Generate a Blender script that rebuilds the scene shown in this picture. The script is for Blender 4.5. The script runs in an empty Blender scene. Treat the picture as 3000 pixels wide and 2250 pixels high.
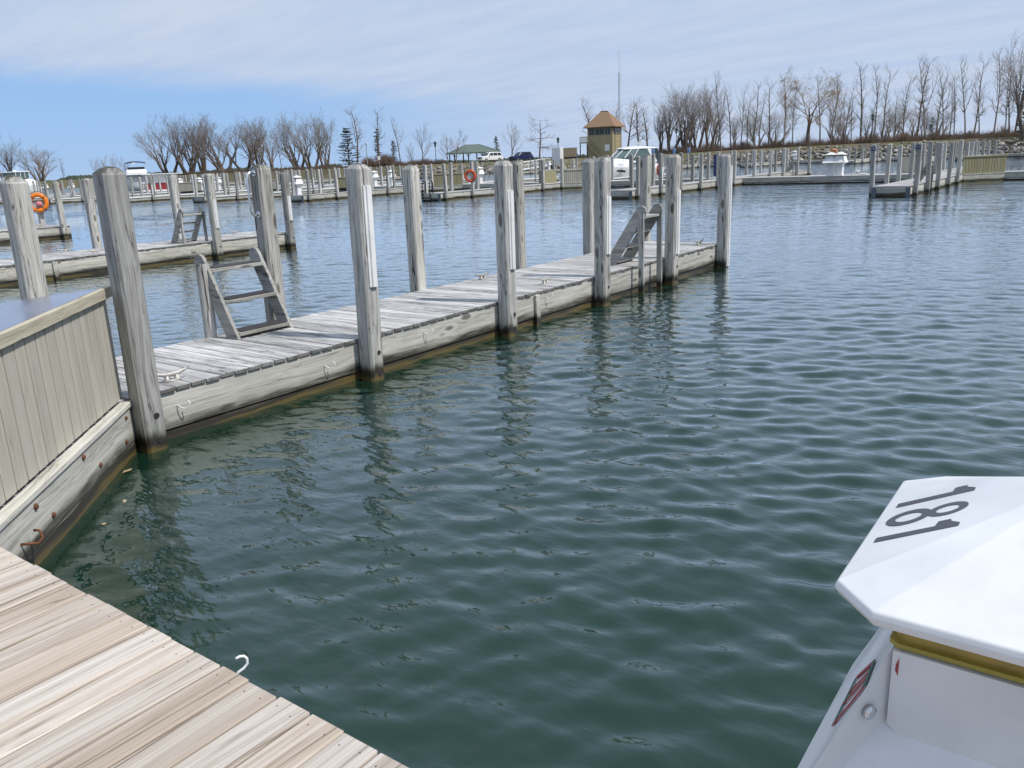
import bpy, math, random
import numpy as np
from mathutils import Vector, Matrix
random.seed(7); rng = np.random.default_rng(7)
R = math.radians
scene = bpy.context.scene
col = scene.collection

# ------------------------------------------------------------------ camera
# world frame: X/Y run across / along the finger docks, Z up, water at z = 0; 3000x2250 photo pixels for measuring
PW, PH, PF = 3000, 2250, 2390.0
CAM = Vector((0, 0, 2.15))
def _basis():
    p, r = R(15.27), R(2.45)
    F = Vector((0, math.cos(p), -math.sin(p))); U0 = Vector((0, math.sin(p), math.cos(p))); R0 = Vector((1, 0, 0))
    Rr = R0*math.cos(r) - U0*math.sin(r); Uu = U0*math.cos(r) + R0*math.sin(r)
    T = lambda v: Vector((.8*v.x - .6*v.y, .6*v.x + .8*v.y, v.z))
    return T(F), T(Rr), T(Uu)
CF, CR, CU = _basis()
cd = bpy.data.cameras.new('camera'); camera = bpy.data.objects.new('camera', cd); col.objects.link(camera)
cd.sensor_width = 36; cd.lens = 36*PF/PW; cd.clip_start = .05; cd.clip_end = 12000
camera.matrix_world = Matrix(((CR.x, CU.x, -CF.x, CAM.x), (CR.y, CU.y, -CF.y, CAM.y), (CR.z, CU.z, -CF.z, CAM.z), (0, 0, 0, 1)))
scene.camera = camera
def ray(x, y): return (CF*PF + CR*(x-PW/2) - CU*(y-PH/2)).normalized()
def at_z(x, y, z): d = ray(x, y); return CAM + d*((z-CAM.z)/d.z)
def at_x(x, y, X): d = ray(x, y); return CAM + d*((X-CAM.x)/d.x)
def at_y(x, y, Y): d = ray(x, y); return CAM + d*((Y-CAM.y)/d.y)
def at_d(x, y, D): d = ray(x, y); return CAM + d*(D/math.hypot(d.x, d.y))

# ------------------------------------------------------------------ world, sun, exposure
SUN_AZ, SUN_EL = 75, 54          # azimuth from +Y towards +X
w = bpy.data.worlds.new('World'); scene.world = w; w.use_nodes = True
nt = w.node_tree; nt.nodes.clear()
def N(t, typ, **kw):
    n = t.nodes.new(typ)
    for k, v in kw.items():
        if k in n.bl_rna.properties: setattr(n, k, v)
        else: n.inputs[k].default_value = v
    return n
def L(t, a, b): t.links.new(a, b)
def mth(t, op, a, b=None, clamp=False):
    n = t.nodes.new('ShaderNodeMath'); n.operation = op; n.use_clamp = clamp
    for i, v in enumerate((a, b)):
        if v is None: continue
        if isinstance(v, (int, float)): n.inputs[i].default_value = v
        else: t.links.new(v, n.inputs[i])
    return n.outputs[0]
def mixc(t, fac, a, b, blend='MIX'):
    n = t.nodes.new('ShaderNodeMix'); n.data_type = 'RGBA'; n.blend_type = blend
    for s, v in ((n.inputs[0], fac), (n.inputs[6], a), (n.inputs[7], b)):
        if isinstance(v, (int, float)): s.default_value = v
        elif isinstance(v, tuple): s.default_value = (*v, 1) if len(v) == 3 else v
        else: t.links.new(v, s)
    return n.outputs[2]
def mrange(t, v, a, b, c=0., d=1., smooth=True):
    n = t.nodes.new('ShaderNodeMapRange'); n.interpolation_type = 'SMOOTHSTEP' if smooth else 'LINEAR'
    t.links.new(v, n.inputs[0])
    for i, q in enumerate((a, b, c, d)): n.inputs[i+1].default_value = q
    return n.outputs[0]
sky = N(nt, 'ShaderNodeTexSky', sky_type='NISHITA', sun_disc=False, sun_elevation=R(SUN_EL), sun_rotation=R(SUN_AZ), altitude=180, air_density=1.0, dust_density=0.0, ozone_density=1.6)
tc = N(nt, 'ShaderNodeTexCoord')
d1, d2 = ray(0, 222), ray(1330, 300)                         # the straight edge of the thin cloud veil
nv = d1.cross(d2).normalized(); nv = nv if nv.z > 0 else -nv
dp = nt.nodes.new('ShaderNodeVectorMath'); dp.operation = 'DOT_PRODUCT'; L(nt, tc.outputs['Generated'], dp.inputs[0]); dp.inputs[1].default_value = nv
sxyz = N(nt, 'ShaderNodeSeparateXYZ'); L(nt, tc.outputs['Generated'], sxyz.inputs[0])
# cloud plane coordinates (direction projected on a high flat layer)
zz = mth(nt, 'ADD', mth(nt, 'ABSOLUTE', sxyz.outputs[2]), .12)
cx = mth(nt, 'DIVIDE', sxyz.outputs[0], zz); cy = mth(nt, 'DIVIDE', sxyz.outputs[1], zz)
cmb = N(nt, 'ShaderNodeCombineXYZ'); L(nt, cx, cmb.inputs[0]); L(nt, cy, cmb.inputs[1])
mp = N(nt, 'ShaderNodeMapping'); mp.inputs['Rotation'].default_value = (0, 0, .5); mp.inputs['Scale'].default_value = (.35, 1.1, 1); L(nt, cmb.outputs[0], mp.inputs[0])
n1 = N(nt, 'ShaderNodeTexNoise', Scale=1.3, Detail=5.0, Roughness=.55); L(nt, mp.outputs[0], n1.inputs[0])
n2 = N(nt, 'ShaderNodeTexNoise', Scale=4.5, Detail=4.0, Roughness=.6); L(nt, mp.outputs[0], n2.inputs[0])
edge = mth(nt, 'ADD', dp.outputs['Value'], mth(nt, 'MULTIPLY', mth(nt, 'SUBTRACT', n2.outputs[0], .5), .016))
# direction component along the edge: the veil is crisp at its left end and melts away to the right
ax = Vector((CR.x, CR.y, 0)).normalized()
dq = nt.nodes.new('ShaderNodeVectorMath'); dq.operation = 'DOT_PRODUCT'; L(nt, tc.outputs['Generated'], dq.inputs[0]); dq.inputs[1].default_value = ax
soft = mrange(nt, dq.outputs['Value'], -.30, .18, 0, 1)
m_sharp = mrange(nt, edge, -.012, .026)
m_soft = mrange(nt, edge, -.26, .0)
veil = mth(nt, 'ADD', mth(nt, 'MULTIPLY', m_sharp, mth(nt, 'SUBTRACT', 1, soft)), mth(nt, 'MULTIPLY', m_soft, soft))
veil = mth(nt, 'MULTIPLY', veil, mrange(nt, n1.outputs[0], .25, .75, .74, .96))
vcol = mixc(nt, mrange(nt, n2.outputs[0], .3, .7), (5.3, 6.2, 8.0), (6.0, 6.8, 8.2))
skc = mixc(nt, .85, sky.outputs[0], (2.95, 5.1, 8.8))
fin = mixc(nt, veil, skc, vcol)
bg = N(nt, 'ShaderNodeBackground', Strength=.1); L(nt, fin, bg.inputs[0])
wo = N(nt, 'ShaderNodeOutputWorld'); L(nt, bg.outputs[0], wo.inputs[0])
sl = bpy.data.lights.new('sun', 'SUN'); sl.energy = 3.8; sl.angle = R(1.2); sl.color = (1, .955, .89)
sun = bpy.data.objects.new('sun', sl); col.objects.link(sun)
sd = Vector((math.sin(R(SUN_AZ))*math.cos(R(SUN_EL)), math.cos(R(SUN_AZ))*math.cos(R(SUN_EL)), math.sin(R(SUN_EL))))
sun.rotation_euler = (-sd).to_track_quat('-Z', 'Y').to_euler(); sun.location = sd*50
vs = scene.view_settings; vs.view_transform = 'Standard'; vs.look = 'None'; vs.exposure = 0; vs.gamma = 1; vs.use_curve_mapping = False
scene.render.engine = 'CYCLES'; scene.cycles.max_bounces = 6; scene.cycles.transparent_max_bounces = 8
scene.cycles.caustics_reflective = False; scene.cycles.caustics_refractive = False

# ------------------------------------------------------------------ helpers
def tag(o, label=None, cat=None, group=None, kind=None):
    for k, v in (('label', label), ('category', cat), ('group', group), ('kind', kind)):
        if v: o[k] = v
    return o
def empty(name, loc=(0, 0, 0), rz=0, label=None, cat=None, group=None):
    o = bpy.data.objects.new(name, None); o.empty_display_size = .2; col.objects.link(o); o.location = loc; o.rotation_euler = (0, 0, rz)
    return tag(o, label, cat, group)
def mesh(name, v, f, smooth=False):
    m = bpy.data.meshes.new(name); m.from_pydata([tuple(p) for p in v], [], f); m.update()
    if smooth: m.shade_smooth()
    return m
def ob(name, me, mat=None, parent=None, loc=(0, 0, 0), rot=(0, 0, 0), scale=None):
    o = bpy.data.objects.new(name, me); col.objects.link(o); o.parent = parent; o.location = loc; o.rotation_euler = rot
    if scale: o.scale = scale
    if mat is not None and len(me.materials) == 0: me.materials.append(mat)
    return o
def copy_tree(o, parent=None):
    c = o.copy(); col.objects.link(c); c.parent = parent
    for ch in list(o.children): copy_tree(ch, c)
    return c
class MB:
    def __init__(s): s.v = []; s.f = []
    def add(s, v, f):
        n = len(s.v); s.v += [tuple(p) for p in v]; s.f += [tuple(i+n for i in q) for q in f]; return s
    def box(s, a, b, M=None, ch=0.):
        v, f = cbox(b[0]-a[0], b[1]-a[1], b[2]-a[2], ch); c = Vector(((a[0]+b[0])/2, (a[1]+b[1])/2, (a[2]+b[2])/2))
        v = [Vector(p)+c for p in v]
        if M is not None: v = [M @ p for p in v]
        return s.add(v, f)
    def tube(s, pts, r, k=8, cap=True):
        v, f = tube(pts, r, k, cap); return s.add(v, f)
    def bar(s, a, b, wd, th, up=(0, 0, 1), ch=0.):
        a, b = Vector(a), Vector(b); d = b-a; l = d.length; d.normalize(); sd_ = d.cross(Vector(up)).normalized(); u = sd_.cross(d)
        M = Matrix(((d.x, sd_.x, u.x, a.x), (d.y, sd_.y, u.y, a.y), (d.z, sd_.z, u.z, a.z), (0, 0, 0, 1)))
        return s.box((0, -wd/2, -th/2), (l, wd/2, th/2), M, ch)
    def poly(s, pts, z0, z1):
        n = len(pts); v = [(p[0], p[1], z0) for p in pts]+[(p[0], p[1], z1) for p in pts]
        return s.add(v, [tuple(range(n-1, -1, -1)), tuple(range(n, 2*n))]+[(i, (i+1) % n, n+(i+1) % n, n+i) for i in range(n)])
    def lathe(s, prof, k=12, c=(0, 0, 0)):
        v = []; f = []; m = len(prof)
        for r, z in prof:
            for i in range(k): a = 2*math.pi*i/k; v.append((c[0]+r*math.cos(a), c[1]+r*math.sin(a), c[2]+z))
        for j in range(m-1):
            for i in range(k): f.append((j*k+i, j*k+(i+1) % k, (j+1)*k+(i+1) % k, (j+1)*k+i))
        f.append(tuple(range(k-1, -1, -1))); f.append(tuple((m-1)*k+i for i in range(k)))
        return s.add(v, f)
    def mesh(s, name, smooth=False): return mesh(name, s.v, s.f, smooth)
    def ob(s, name, mat, parent=None, loc=(0, 0, 0), rot=(0, 0, 0), smooth=False): return ob(name, s.mesh(name, smooth), mat, parent, loc, rot)
def cbox(dx, dy, dz, ch=0.):
    x, y, z = dx/2, dy/2, dz/2
    if ch <= 0:
        v = [(i*x, j*y, k*z) for i in (-1, 1) for j in (-1, 1) for k in (-1, 1)]
        return v, [(0, 1, 3, 2), (4, 6, 7, 5), (0, 4, 5, 1), (2, 3, 7, 6), (0, 2, 6, 4), (1, 5, 7, 3)]
    c = min(ch, x*.9, y*.9, z*.9); v = []; idx = {}
    for i in (-1, 1):
        for j in (-1, 1):
            for k in (-1, 1):
                for a in range(3):
                    p = [i*(x-c), j*(y-c), k*(z-c)]; p[a] = (i*x, j*y, k*z)[a]; idx[(i, j, k, a)] = len(v); v.append(tuple(p))
    f = []
    for a in range(3):
        for s_ in (-1, 1):
            b, c2 = (a+1) % 3, (a+2) % 3; q = []
            for (m, n) in ((-1, -1), (1, -1), (1, 1), (-1, 1)):
                k = [0, 0, 0]; k[a] = s_; k[b] = m; k[c2] = n; q.append(idx[(*k, a)])
            f.append(tuple(q if s_ > 0 else q[::-1]))
    for a in range(3):
        b, c2 = (a+1) % 3, (a+2) % 3
        for m in (-1, 1):
            for n in (-1, 1):
                k0 = [0, 0, 0]; k0[a] = -1; k0[b] = m; k0[c2] = n; k1 = list(k0); k1[a] = 1
                q = [idx[(*k0, b)], idx[(*k1, b)], idx[(*k1, c2)], idx[(*k0, c2)]]
                f.append(tuple(q if m*n < 0 else q[::-1]))
    for i in (-1, 1):
        for j in (-1, 1):
            for k in (-1, 1):
                q = [idx[(i, j, k, 0)], idx[(i, j, k, 1)], idx[(i, j, k, 2)]]
                f.append(tuple(q if i*j*k > 0 else q[::-1]))
    return v, f
def tube(pts, r, k=8, cap=True):
    pts = [Vector(p) for p in pts]; rs = r if isinstance(r, (list, tuple)) else [r]*len(pts); v = []; f = []; ref = None
    for i, p in enumerate(pts):
        d = (pts[min(i+1, len(pts)-1)]-pts[max(i-1, 0)]).normalized()
        if ref is None: ref = d.orthogonal().normalized()
        ref = (ref-d*ref.dot(d)).normalized(); b = d.cross(ref)
        for j in range(k): a = 2*math.pi*j/k; v.append(p+(ref*math.cos(a)+b*math.sin(a))*rs[i])
    for i in range(len(pts)-1):
        for j in range(k): f.append((i*k+j, i*k+(j+1) % k, (i+1)*k+(j+1) % k, (i+1)*k+j))
    if cap: f.append(tuple(range(k-1, -1, -1))); f.append(tuple((len(pts)-1)*k+j for j in range(k)))
    return v, f

# ------------------------------------------------------------------ materials
def newmat(name):
    m = bpy.data.materials.new(name); m.use_nodes = True; t = m.node_tree; b = t.nodes['Principled BSDF']; return m, t, b
def plain(name, c, rough=.5, metal=0., var=.12, scale=6., bump=0., alpha=None):
    m, t, b = newmat(name); tcn = N(t, 'ShaderNodeTexCoord'); oi = N(t, 'ShaderNodeObjectInfo')
    ns = N(t, 'ShaderNodeTexNoise', Scale=scale, Detail=5.0, Roughness=.6); L(t, tcn.outputs['Object'], ns.inputs[0])
    f = mrange(t, ns.outputs[0], .3, .7, 1-var, 1+var*.6)
    f = mth(t, 'MULTIPLY', f, mrange(t, oi.outputs['Random'], 0, 1, 1-var*.6, 1+var*.6, False))
    hs = N(t, 'ShaderNodeHueSaturation'); hs.inputs['Color'].default_value = (*c, 1); L(t, f, hs.inputs['Value']); L(t, hs.outputs[0], b.inputs['Base Color'])
    b.inputs['Roughness'].default_value = rough; b.inputs['Metallic'].default_value = metal
    L(t, mrange(t, ns.outputs[0], .3, .7, max(.02, rough-.1), min(1, rough+.1)), b.inputs['Roughness'])
    if bump:
        bn = N(t, 'ShaderNodeBump', Strength=bump, Distance=.02); L(t, ns.outputs[0], bn.inputs['Height']); L(t, bn.outputs[0], b.inputs['Normal'])
    return m
def wood(name, light, mid, dark, axis=0, scale=1., crack=.5, knots=True, water=True, rough=.85, var=.25, bump=.35, grain=1., top_dark=0., ends=False, stretch=1.):
    """weathered timber: grain, splits and knots run along the given local axis; wet algae growth around the waterline"""
    m, t, b = newmat(name); tcn = N(t, 'ShaderNodeTexCoord'); oi = N(t, 'ShaderNodeObjectInfo')
    off = N(t, 'ShaderNodeVectorMath', operation='ADD'); L(t, tcn.outputs['Object'], off.inputs[0])
    cb = N(t, 'ShaderNodeCombineXYZ')
    for i, k in enumerate((37., 53., 71.)): L(t, mth(t, 'MULTIPLY', oi.outputs['Random'], k), cb.inputs[i])
    L(t, cb.outputs[0], off.inputs[1])
    def mapped(al, ac):
        mp_ = N(t, 'ShaderNodeMapping'); s = [ac*scale]*3; s[axis] = al*scale*stretch; mp_.inputs['Scale'].default_value = s; L(t, off.outputs[0], mp_.inputs[0]); return mp_.outputs[0]
    # wobble so that the grain meanders around knots
    wn = N(t, 'ShaderNodeTexNoise', Scale=1.0, Detail=2.0); L(t, mapped(1.2, 5), wn.inputs[0])
    def wob(v, amt):
        s = N(t, 'ShaderNodeVectorMath', operation='SCALE'); L(t, wn.outputs['Color'], s.inputs[0]); s.inputs['Scale'].default_value = amt
        a = N(t, 'ShaderNodeVectorMath', operation='ADD'); L(t, v, a.inputs[0]); L(t, s.outputs[0], a.inputs[1]); return a.outputs[0]
    g1 = N(t, 'ShaderNodeTexNoise', Scale=1.0, Detail=6.0, Roughness=.65); L(t, wob(mapped(.7, 22), 3.), g1.inputs[0])
    g2 = N(t, 'ShaderNodeTexNoise', Scale=1.0, Detail=4.0, Roughness=.7); L(t, wob(mapped(1.6, 75), 5.), g2.inputs[0])
    g3 = N(t, 'ShaderNodeTexNoise', Scale=1.0, Detail=3.0, Roughness=.5); L(t, mapped(.9, 4.5), g3.inputs[0])
    gr = mth(t, 'ADD', mth(t, 'MULTIPLY', g1.outputs[0], .62), mth(t, 'MULTIPLY', g2.outputs[0], .38))
    c = mixc(t, mrange(t, gr, .5-.16/grain, .5+.14/grain), mid, light)
    c = mixc(t, mrange(t, g3.outputs[0], .42, .72, 0, .65), c, mid)
    c = mixc(t, mrange(t, g2.outputs[0], .40, .30, 0, crack*.9), c, dark)
    cr = mrange(t, g1.outputs[0], .40, .33, 0, crack); c = mixc(t, cr, c, dark)
    sp_ = N(t, 'ShaderNodeTexNoise', Scale=1.0, Detail=2.0, Roughness=.5); L(t, wob(mapped(.30, 13), 1.5), sp_.inputs[0])
    c = mixc(t, mth(t, 'MULTIPLY', mrange(t, mth(t, 'ABSOLUTE', mth(t, 'SUBTRACT', sp_.outputs[0], .5)), .016, .004, 0, 1), mrange(t, g3.outputs[0], .46, .56, 0, crack)), c, dark)
    if knots:
        vo = N(t, 'ShaderNodeTexVoronoi', Scale=1.0); L(t, mapped(1.5, 4.2), vo.inputs[0])
        c = mixc(t, mrange(t, vo.outputs['Distance'], .17, .09, 0, .75), c, (.09, .065, .05))
        c = mixc(t, mth(t, 'MULTIPLY', mrange(t, vo.outputs['Distance'], .30, .17, 0, 1), mrange(t, vo.outputs['Distance'], .14, .18, 0, .5)), c, light)
    hs = N(t, 'ShaderNodeHueSaturation'); L(t, c, hs.inputs['Color'])
    L(t, mrange(t, oi.outputs['Random'], 0, 1, 1-var, 1+var*.5, False), hs.inputs['Value'])
    sat = mth(t, 'FRACT', mth(t, 'MULTIPLY', oi.outputs['Random'], 7.31)); L(t, mrange(t, sat, 0, 1, max(.5, 1-1.6*var), 1+var, False), hs.inputs['Saturation'])
    c = hs.outputs[0]
    geo = N(t, 'ShaderNodeNewGeometry'); sp = N(t, 'ShaderNodeSeparateXYZ'); L(t, geo.outputs['Position'], sp.inputs[0])
    rg = None
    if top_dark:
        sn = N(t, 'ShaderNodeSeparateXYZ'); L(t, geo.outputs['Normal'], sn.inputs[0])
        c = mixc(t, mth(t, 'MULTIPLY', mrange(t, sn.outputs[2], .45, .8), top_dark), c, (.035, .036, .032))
    if ends:
        se = N(t, 'ShaderNodeSeparateXYZ'); L(t, tcn.outputs['Normal'], se.inputs[0])
        c = mixc(t, mth(t, 'MULTIPLY', mrange(t, mth(t, 'ABSOLUTE', se.outputs[0]), .6, .85), mrange(t, g3.outputs[0], .3, .6, .95, .55)), c, (.07, .064, .056))
    if water:
        zz_ = mth(t, 'ADD', sp.outputs[2], mth(t, 'MULTIPLY', mth(t, 'SUBTRACT', g3.outputs[0], .5), .22))
        zz_ = mth(t, 'ADD', zz_, mth(t, 'MULTIPLY', mth(t, 'SUBTRACT', g1.outputs[0], .5), .12))
        c = mixc(t, mrange(t, zz_, .30, .12, 0, .35), c, (.17, .19, .13))
        c = mixc(t, mrange(t, zz_, .19, .09, 0, .95), c, (.022, .018, .012))
        c = mixc(t, mrange(t, zz_, .055, .0, 0, 1), c, (.12, .09, .035))
        c = mixc(t, mrange(t, sp.outputs[2], -.08, -.42, 0, 1), c, (.010, .016, .010))
        rg = mrange(t, zz_, .16, .06, rough, .35)
    L(t, c, b.inputs['Base Color'])
    if rg is not None: L(t, rg, b.inputs['Roughness'])
    else: b.inputs['Roughness'].default_value = rough
    b.inputs['Specular IOR Level'].default_value = .25
    bn = N(t, 'ShaderNodeBump', Strength=bump, Distance=.012); L(t, mth(t, 'ADD', gr, mth(t, 'MULTIPLY', g2.outputs[0], .5)), bn.inputs['Height']); L(t, bn.outputs[0], b.inputs['Normal'])
    return m
M = {}
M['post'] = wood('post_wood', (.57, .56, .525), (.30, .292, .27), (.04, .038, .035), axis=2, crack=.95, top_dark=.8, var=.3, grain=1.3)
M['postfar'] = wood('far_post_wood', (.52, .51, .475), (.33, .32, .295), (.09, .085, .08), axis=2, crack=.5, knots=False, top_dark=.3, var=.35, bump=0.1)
M['deck'] = wood('grey_deck_wood', (.60, .593, .58), (.31, .305, .295), (.06, .058, .055), axis=0, crack=.85, water=False, knots=False, var=.26, grain=1.5, ends=True)
M['neardeck'] = wood('tan_deck_wood', (.60, .545, .48), (.385, .315, .248), (.15, .11, .08), axis=0, crack=.7, water=False, knots=False, var=.12, grain=1.1, rough=.75, ends=True, stretch=.42)
M['fascia'] = wood('fascia_wood', (.64, .62, .565), (.42, .405, .355), (.11, .10, .085), axis=0, crack=.5, var=.12, grain=1.2)
M['fasciay'] = wood('fascia_wood_b', (.56, .54, .48), (.36, .345, .295), (.10, .09, .075), axis=1, crack=.45, var=.2)
M['endgrain'] = wood('plank_end_wood', (.25, .24, .22), (.12, .115, .105), (.03, .03, .028), axis=2, crack=.7, water=False, knots=False)
M['step'] = wood('step_wood', (.46, .45, .41), (.27, .26, .235), (.07, .065, .055), axis=0, crack=.6, var=.25)
M['slat'] = wood('beige_slat', (.49, .465, .40), (.40, .378, .32), (.21, .19, .16), axis=2, crack=.3, water=False, knots=False, var=.05, grain=.7)
M['khaki'] = wood('khaki_slat', (.335, .31, .195), (.27, .25, .15), (.14, .125, .08), axis=2, crack=.2, water=False, knots=False, var=.07, grain=.7)
M['trim'] = wood('trim_wood', (.56, .52, .42), (.42, .375, .29), (.17, .14, .10), axis=0, crack=.5, water=False, var=.1)
M['white'] = plain('white_plastic', (.74, .745, .755), .42, var=.09, scale=5)
M['whitep'] = plain('white_paint', (.76, .77, .77), .45, var=.08, scale=4)
M['strip'] = plain('white_vinyl', (.80, .795, .78), .45, var=.12, scale=5)
M['amber'] = plain('amber_lens', (.40, .28, .06), .3, var=.25, scale=9)
M['olive'] = plain('olive_lens_rim', (.34, .28, .05), .4, var=.1)
M['ink'] = plain('dark_grey_decal', (.075, .075, .09), .5, var=.1)
M['red'] = plain('red_paint', (.30, .03, .04), .45, var=.15)
M['green'] = plain('green_decal', (.03, .13, .10), .5)
M['steel'] = plain('stainless_steel', (.62, .62, .62), .25, 1.0, var=.1, scale=12)
M['galv'] = plain('galvanised_metal', (.40, .385, .36), .5, .35, var=.25, scale=14)
M['rust'] = plain('rusty_iron', (.16, .065, .03), .85, .2, var=.5, scale=25)
M['wire'] = plain('white_hook', (.78, .80, .80), .35, var=.05)
M['black'] = plain('black_rubber', (.02, .02, .023), .7, var=.3)
M['grip'] = plain('tread_grip_pad', (.045, .042, .045), .9, var=.5, scale=30)
M['orange'] = plain('orange_buoy', (.85, .22, .015), .5, var=.12)
M['orangered'] = plain('red_orange_buoy', (.70, .10, .03), .5, var=.12)
M['pinkrope'] = plain('pink_rope_bag', (.62, .22, .24), .8, var=.3, scale=18)
M['blue'] = plain('blue_plastic', (.02, .03, .12), .5)
M['bluecap'] = plain('blue_cap', (.13, .25, .48), .5)
M['navy'] = plain('navy_canvas', (.015, .025, .12), .8)
M['boxlid'] = plain('grey_metal_lid', (.30, .33, .42), .22, .55, var=.06, scale=2)
M['endsteel'] = plain('weathered_steel_plate', (.10, .125, .145), .55, .3, var=.25)
M['hull'] = plain('gelcoat', (.80, .81, .81), .25, var=.03)
M['hullgrey'] = plain('grey_gelcoat', (.42, .43, .43), .35, var=.05)
M['glass'] = plain('dark_glass', (.02, .03, .035), .06, var=.1)
M['bglass'] = plain('tinted_windscreen', (.10, .15, .15), .05, var=.1)
M['siding'] = plain('khaki_siding', (.37, .32, .195), .75, var=.08, scale=3)
M['shingle'] = plain('brown_shingles', (.26, .165, .098), .9, var=.25, scale=14, bump=.4)
M['khakitrim'] = plain('khaki_trim', (.33, .29, .18), .7, var=.08)
M['greenroof'] = plain('green_metal_roof', (.10, .135, .112), .55, var=.12)
M['darkwood'] = plain('dark_timber', (.06, .045, .035), .8)
M['rock'] = plain('limestone_rock', (.31, .285, .25), .9, var=.75, scale=1.6, bump=.6)
M['suv'] = plain('white_car_paint', (.80, .80, .79), .22, var=.03)
M['suvblue'] = plain('dark_blue_car_paint', (.02, .03, .10), .25, var=.05)
M['tyre'] = plain('tyre', (.025, .025, .025), .8)
M['bark'] = plain('bark', (.15, .122, .10), .95, var=.35, scale=4, bump=.3)
M['barkpale'] = plain('pale_bark', (.24, .215, .185), .9, var=.4, scale=4)
M['twig'] = plain('twig', (.27, .23, .20), .95, var=.3, scale=2)
M['willow'] = plain('willow_twig', (.30, .20, .085), .9, var=.3, scale=2)
M['brush'] = plain('brush_twigs', (.15, .105, .08), .95, var=.4, scale=1)
M['needle'] = plain('conifer_needles', (.045, .07, .028), .8, var=.5, scale=2)
M['needleblue'] = plain('pine_needles', (.085, .105, .055), .8, var=.5, scale=2)
M['forest'] = plain('far_forest', (.035, .05, .03), .9, var=.5, scale=.01)
M['lamp'] = plain('lamp_iron', (.02, .03, .035), .5)
M['tan'] = plain('tan_panel', (.42, .33, .20), .7, var=.08)
M['pole'] = plain('grey_pole', (.38, .38, .36), .5, .3)
def ground_mat():
    m, t, b = newmat('dry_grass'); tcn = N(t, 'ShaderNodeTexCoord')
    a = N(t, 'ShaderNodeTexNoise', Scale=.12, Detail=6.0, Roughness=.65); L(t, tcn.outputs['Object'], a.inputs[0])
    c = N(t, 'ShaderNodeTexNoise', Scale=3.0, Detail=5.0, Roughness=.7); L(t, tcn.outputs['Object'], c.inputs[0])
    k = mixc(t, mrange(t, a.outputs[0], .35, .65), (.115, .115, .045), (.19, .15, .085)); k = mixc(t, mrange(t, c.outputs[0], .3, .7, 0, .5), k, (.10, .085, .05))
    L(t, k, b.inputs['Base Color']); b.inputs['Roughness'].default_value = .95
    bn = N(t, 'ShaderNodeBump', Strength=.5, Distance=.1); L(t, c.outputs[0], bn.inputs['Height']); L(t, bn.outputs[0], b.inputs['Normal']); return m
M['grass'] = ground_mat()
def water_mat():
    m = bpy.data.materials.new('harbour_water'); m.use_nodes = True; t = m.node_tree; t.nodes.clear()
    tcn = N(t, 'ShaderNodeTexCoord'); geo = N(t, 'ShaderNodeNewGeometry')
    ln = N(t, 'ShaderNodeVectorMath', operation='LENGTH'); L(t, geo.outputs['Position'], ln.inputs[0]); dist = ln.outputs['Value']
    def rip(scale, sx, sy, rz, detail):
        mp_ = N(t, 'ShaderNodeMapping'); mp_.inputs['Rotation'].default_value = (0, 0, rz); mp_.inputs['Scale'].default_value = (sx, sy, 1); L(t, tcn.outputs['Object'], mp_.inputs[0])
        n = N(t, 'ShaderNodeTexNoise', Scale=scale, Detail=detail, Roughness=.5); L(t, mp_.outputs[0], n.inputs[0]); return n.outputs[0]
    fine = rip(5.5, .7, 1.5, .45, 2.); mid = rip(2.2, .55, 1.5, .62, 2.); big = rip(.55, .6, 1.4, .5, 2.)
    far = mrange(t, dist, 14, 42)                          # waves too small for the mesh carry on as normals further out
    h = mth(t, 'ADD', mth(t, 'ADD', mth(t, 'MULTIPLY', fine, .012), mth(t, 'MULTIPLY', rip(13., .7, 1.6, .8, 2.), .0028)), mth(t, 'MULTIPLY', mth(t, 'MULTIPLY', mid, far), .085))
    h = mth(t, 'ADD', h, mth(t, 'MULTIPLY', mth(t, 'MULTIPLY', big, far), .16))
    patch = rip(.07, 1, 1, 0, 3.)
    h = mth(t, 'MULTIPLY', h, mrange(t, patch, .35, .62, .55, 1.15))
    bn = N(t, 'ShaderNodeBump', Strength=1.0, Distance=1.0); L(t, h, bn.inputs['Height'])
    fr = N(t, 'ShaderNodeFresnel', IOR=1.333); L(t, bn.outputs[0], fr.inputs['Normal'])
    frc = mth(t, 'MULTIPLY', mth(t, 'POWER', fr.outputs[0], .95), 1.75, True)
    gl = N(t, 'ShaderNodeBsdfGlossy', Roughness=.015); gl.inputs['Color'].default_value = (.90, .96, 1, 1); L(t, bn.outputs[0], gl.inputs['Normal'])
    df = N(t, 'ShaderNodeBsdfDiffuse'); df.inputs['Color'].default_value = (.010, .048, .030, 1)
    tr = N(t, 'ShaderNodeBsdfTransparent'); tr.inputs['Color'].default_value = (.62, .78, .66, 1)
    body = N(t, 'ShaderNodeMixShader'); body.inputs[0].default_value = .52; L(t, df.outputs[0], body.inputs[1]); L(t, tr.outputs[0], body.inputs[2])
    mx = N(t, 'ShaderNodeMixShader'); L(t, frc, mx.inputs[0]); L(t, body.outputs[0], mx.inputs[1]); L(t, gl.outputs[0], mx.inputs[2])
    out = N(t, 'ShaderNodeOutputMaterial'); L(t, mx.outputs[0], out.inputs[0]); return m
M['water'] = water_mat()
M['bed'] = plain('harbour_bed', (.020, .034, .020), .9, var=.3, scale=.6)

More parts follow.
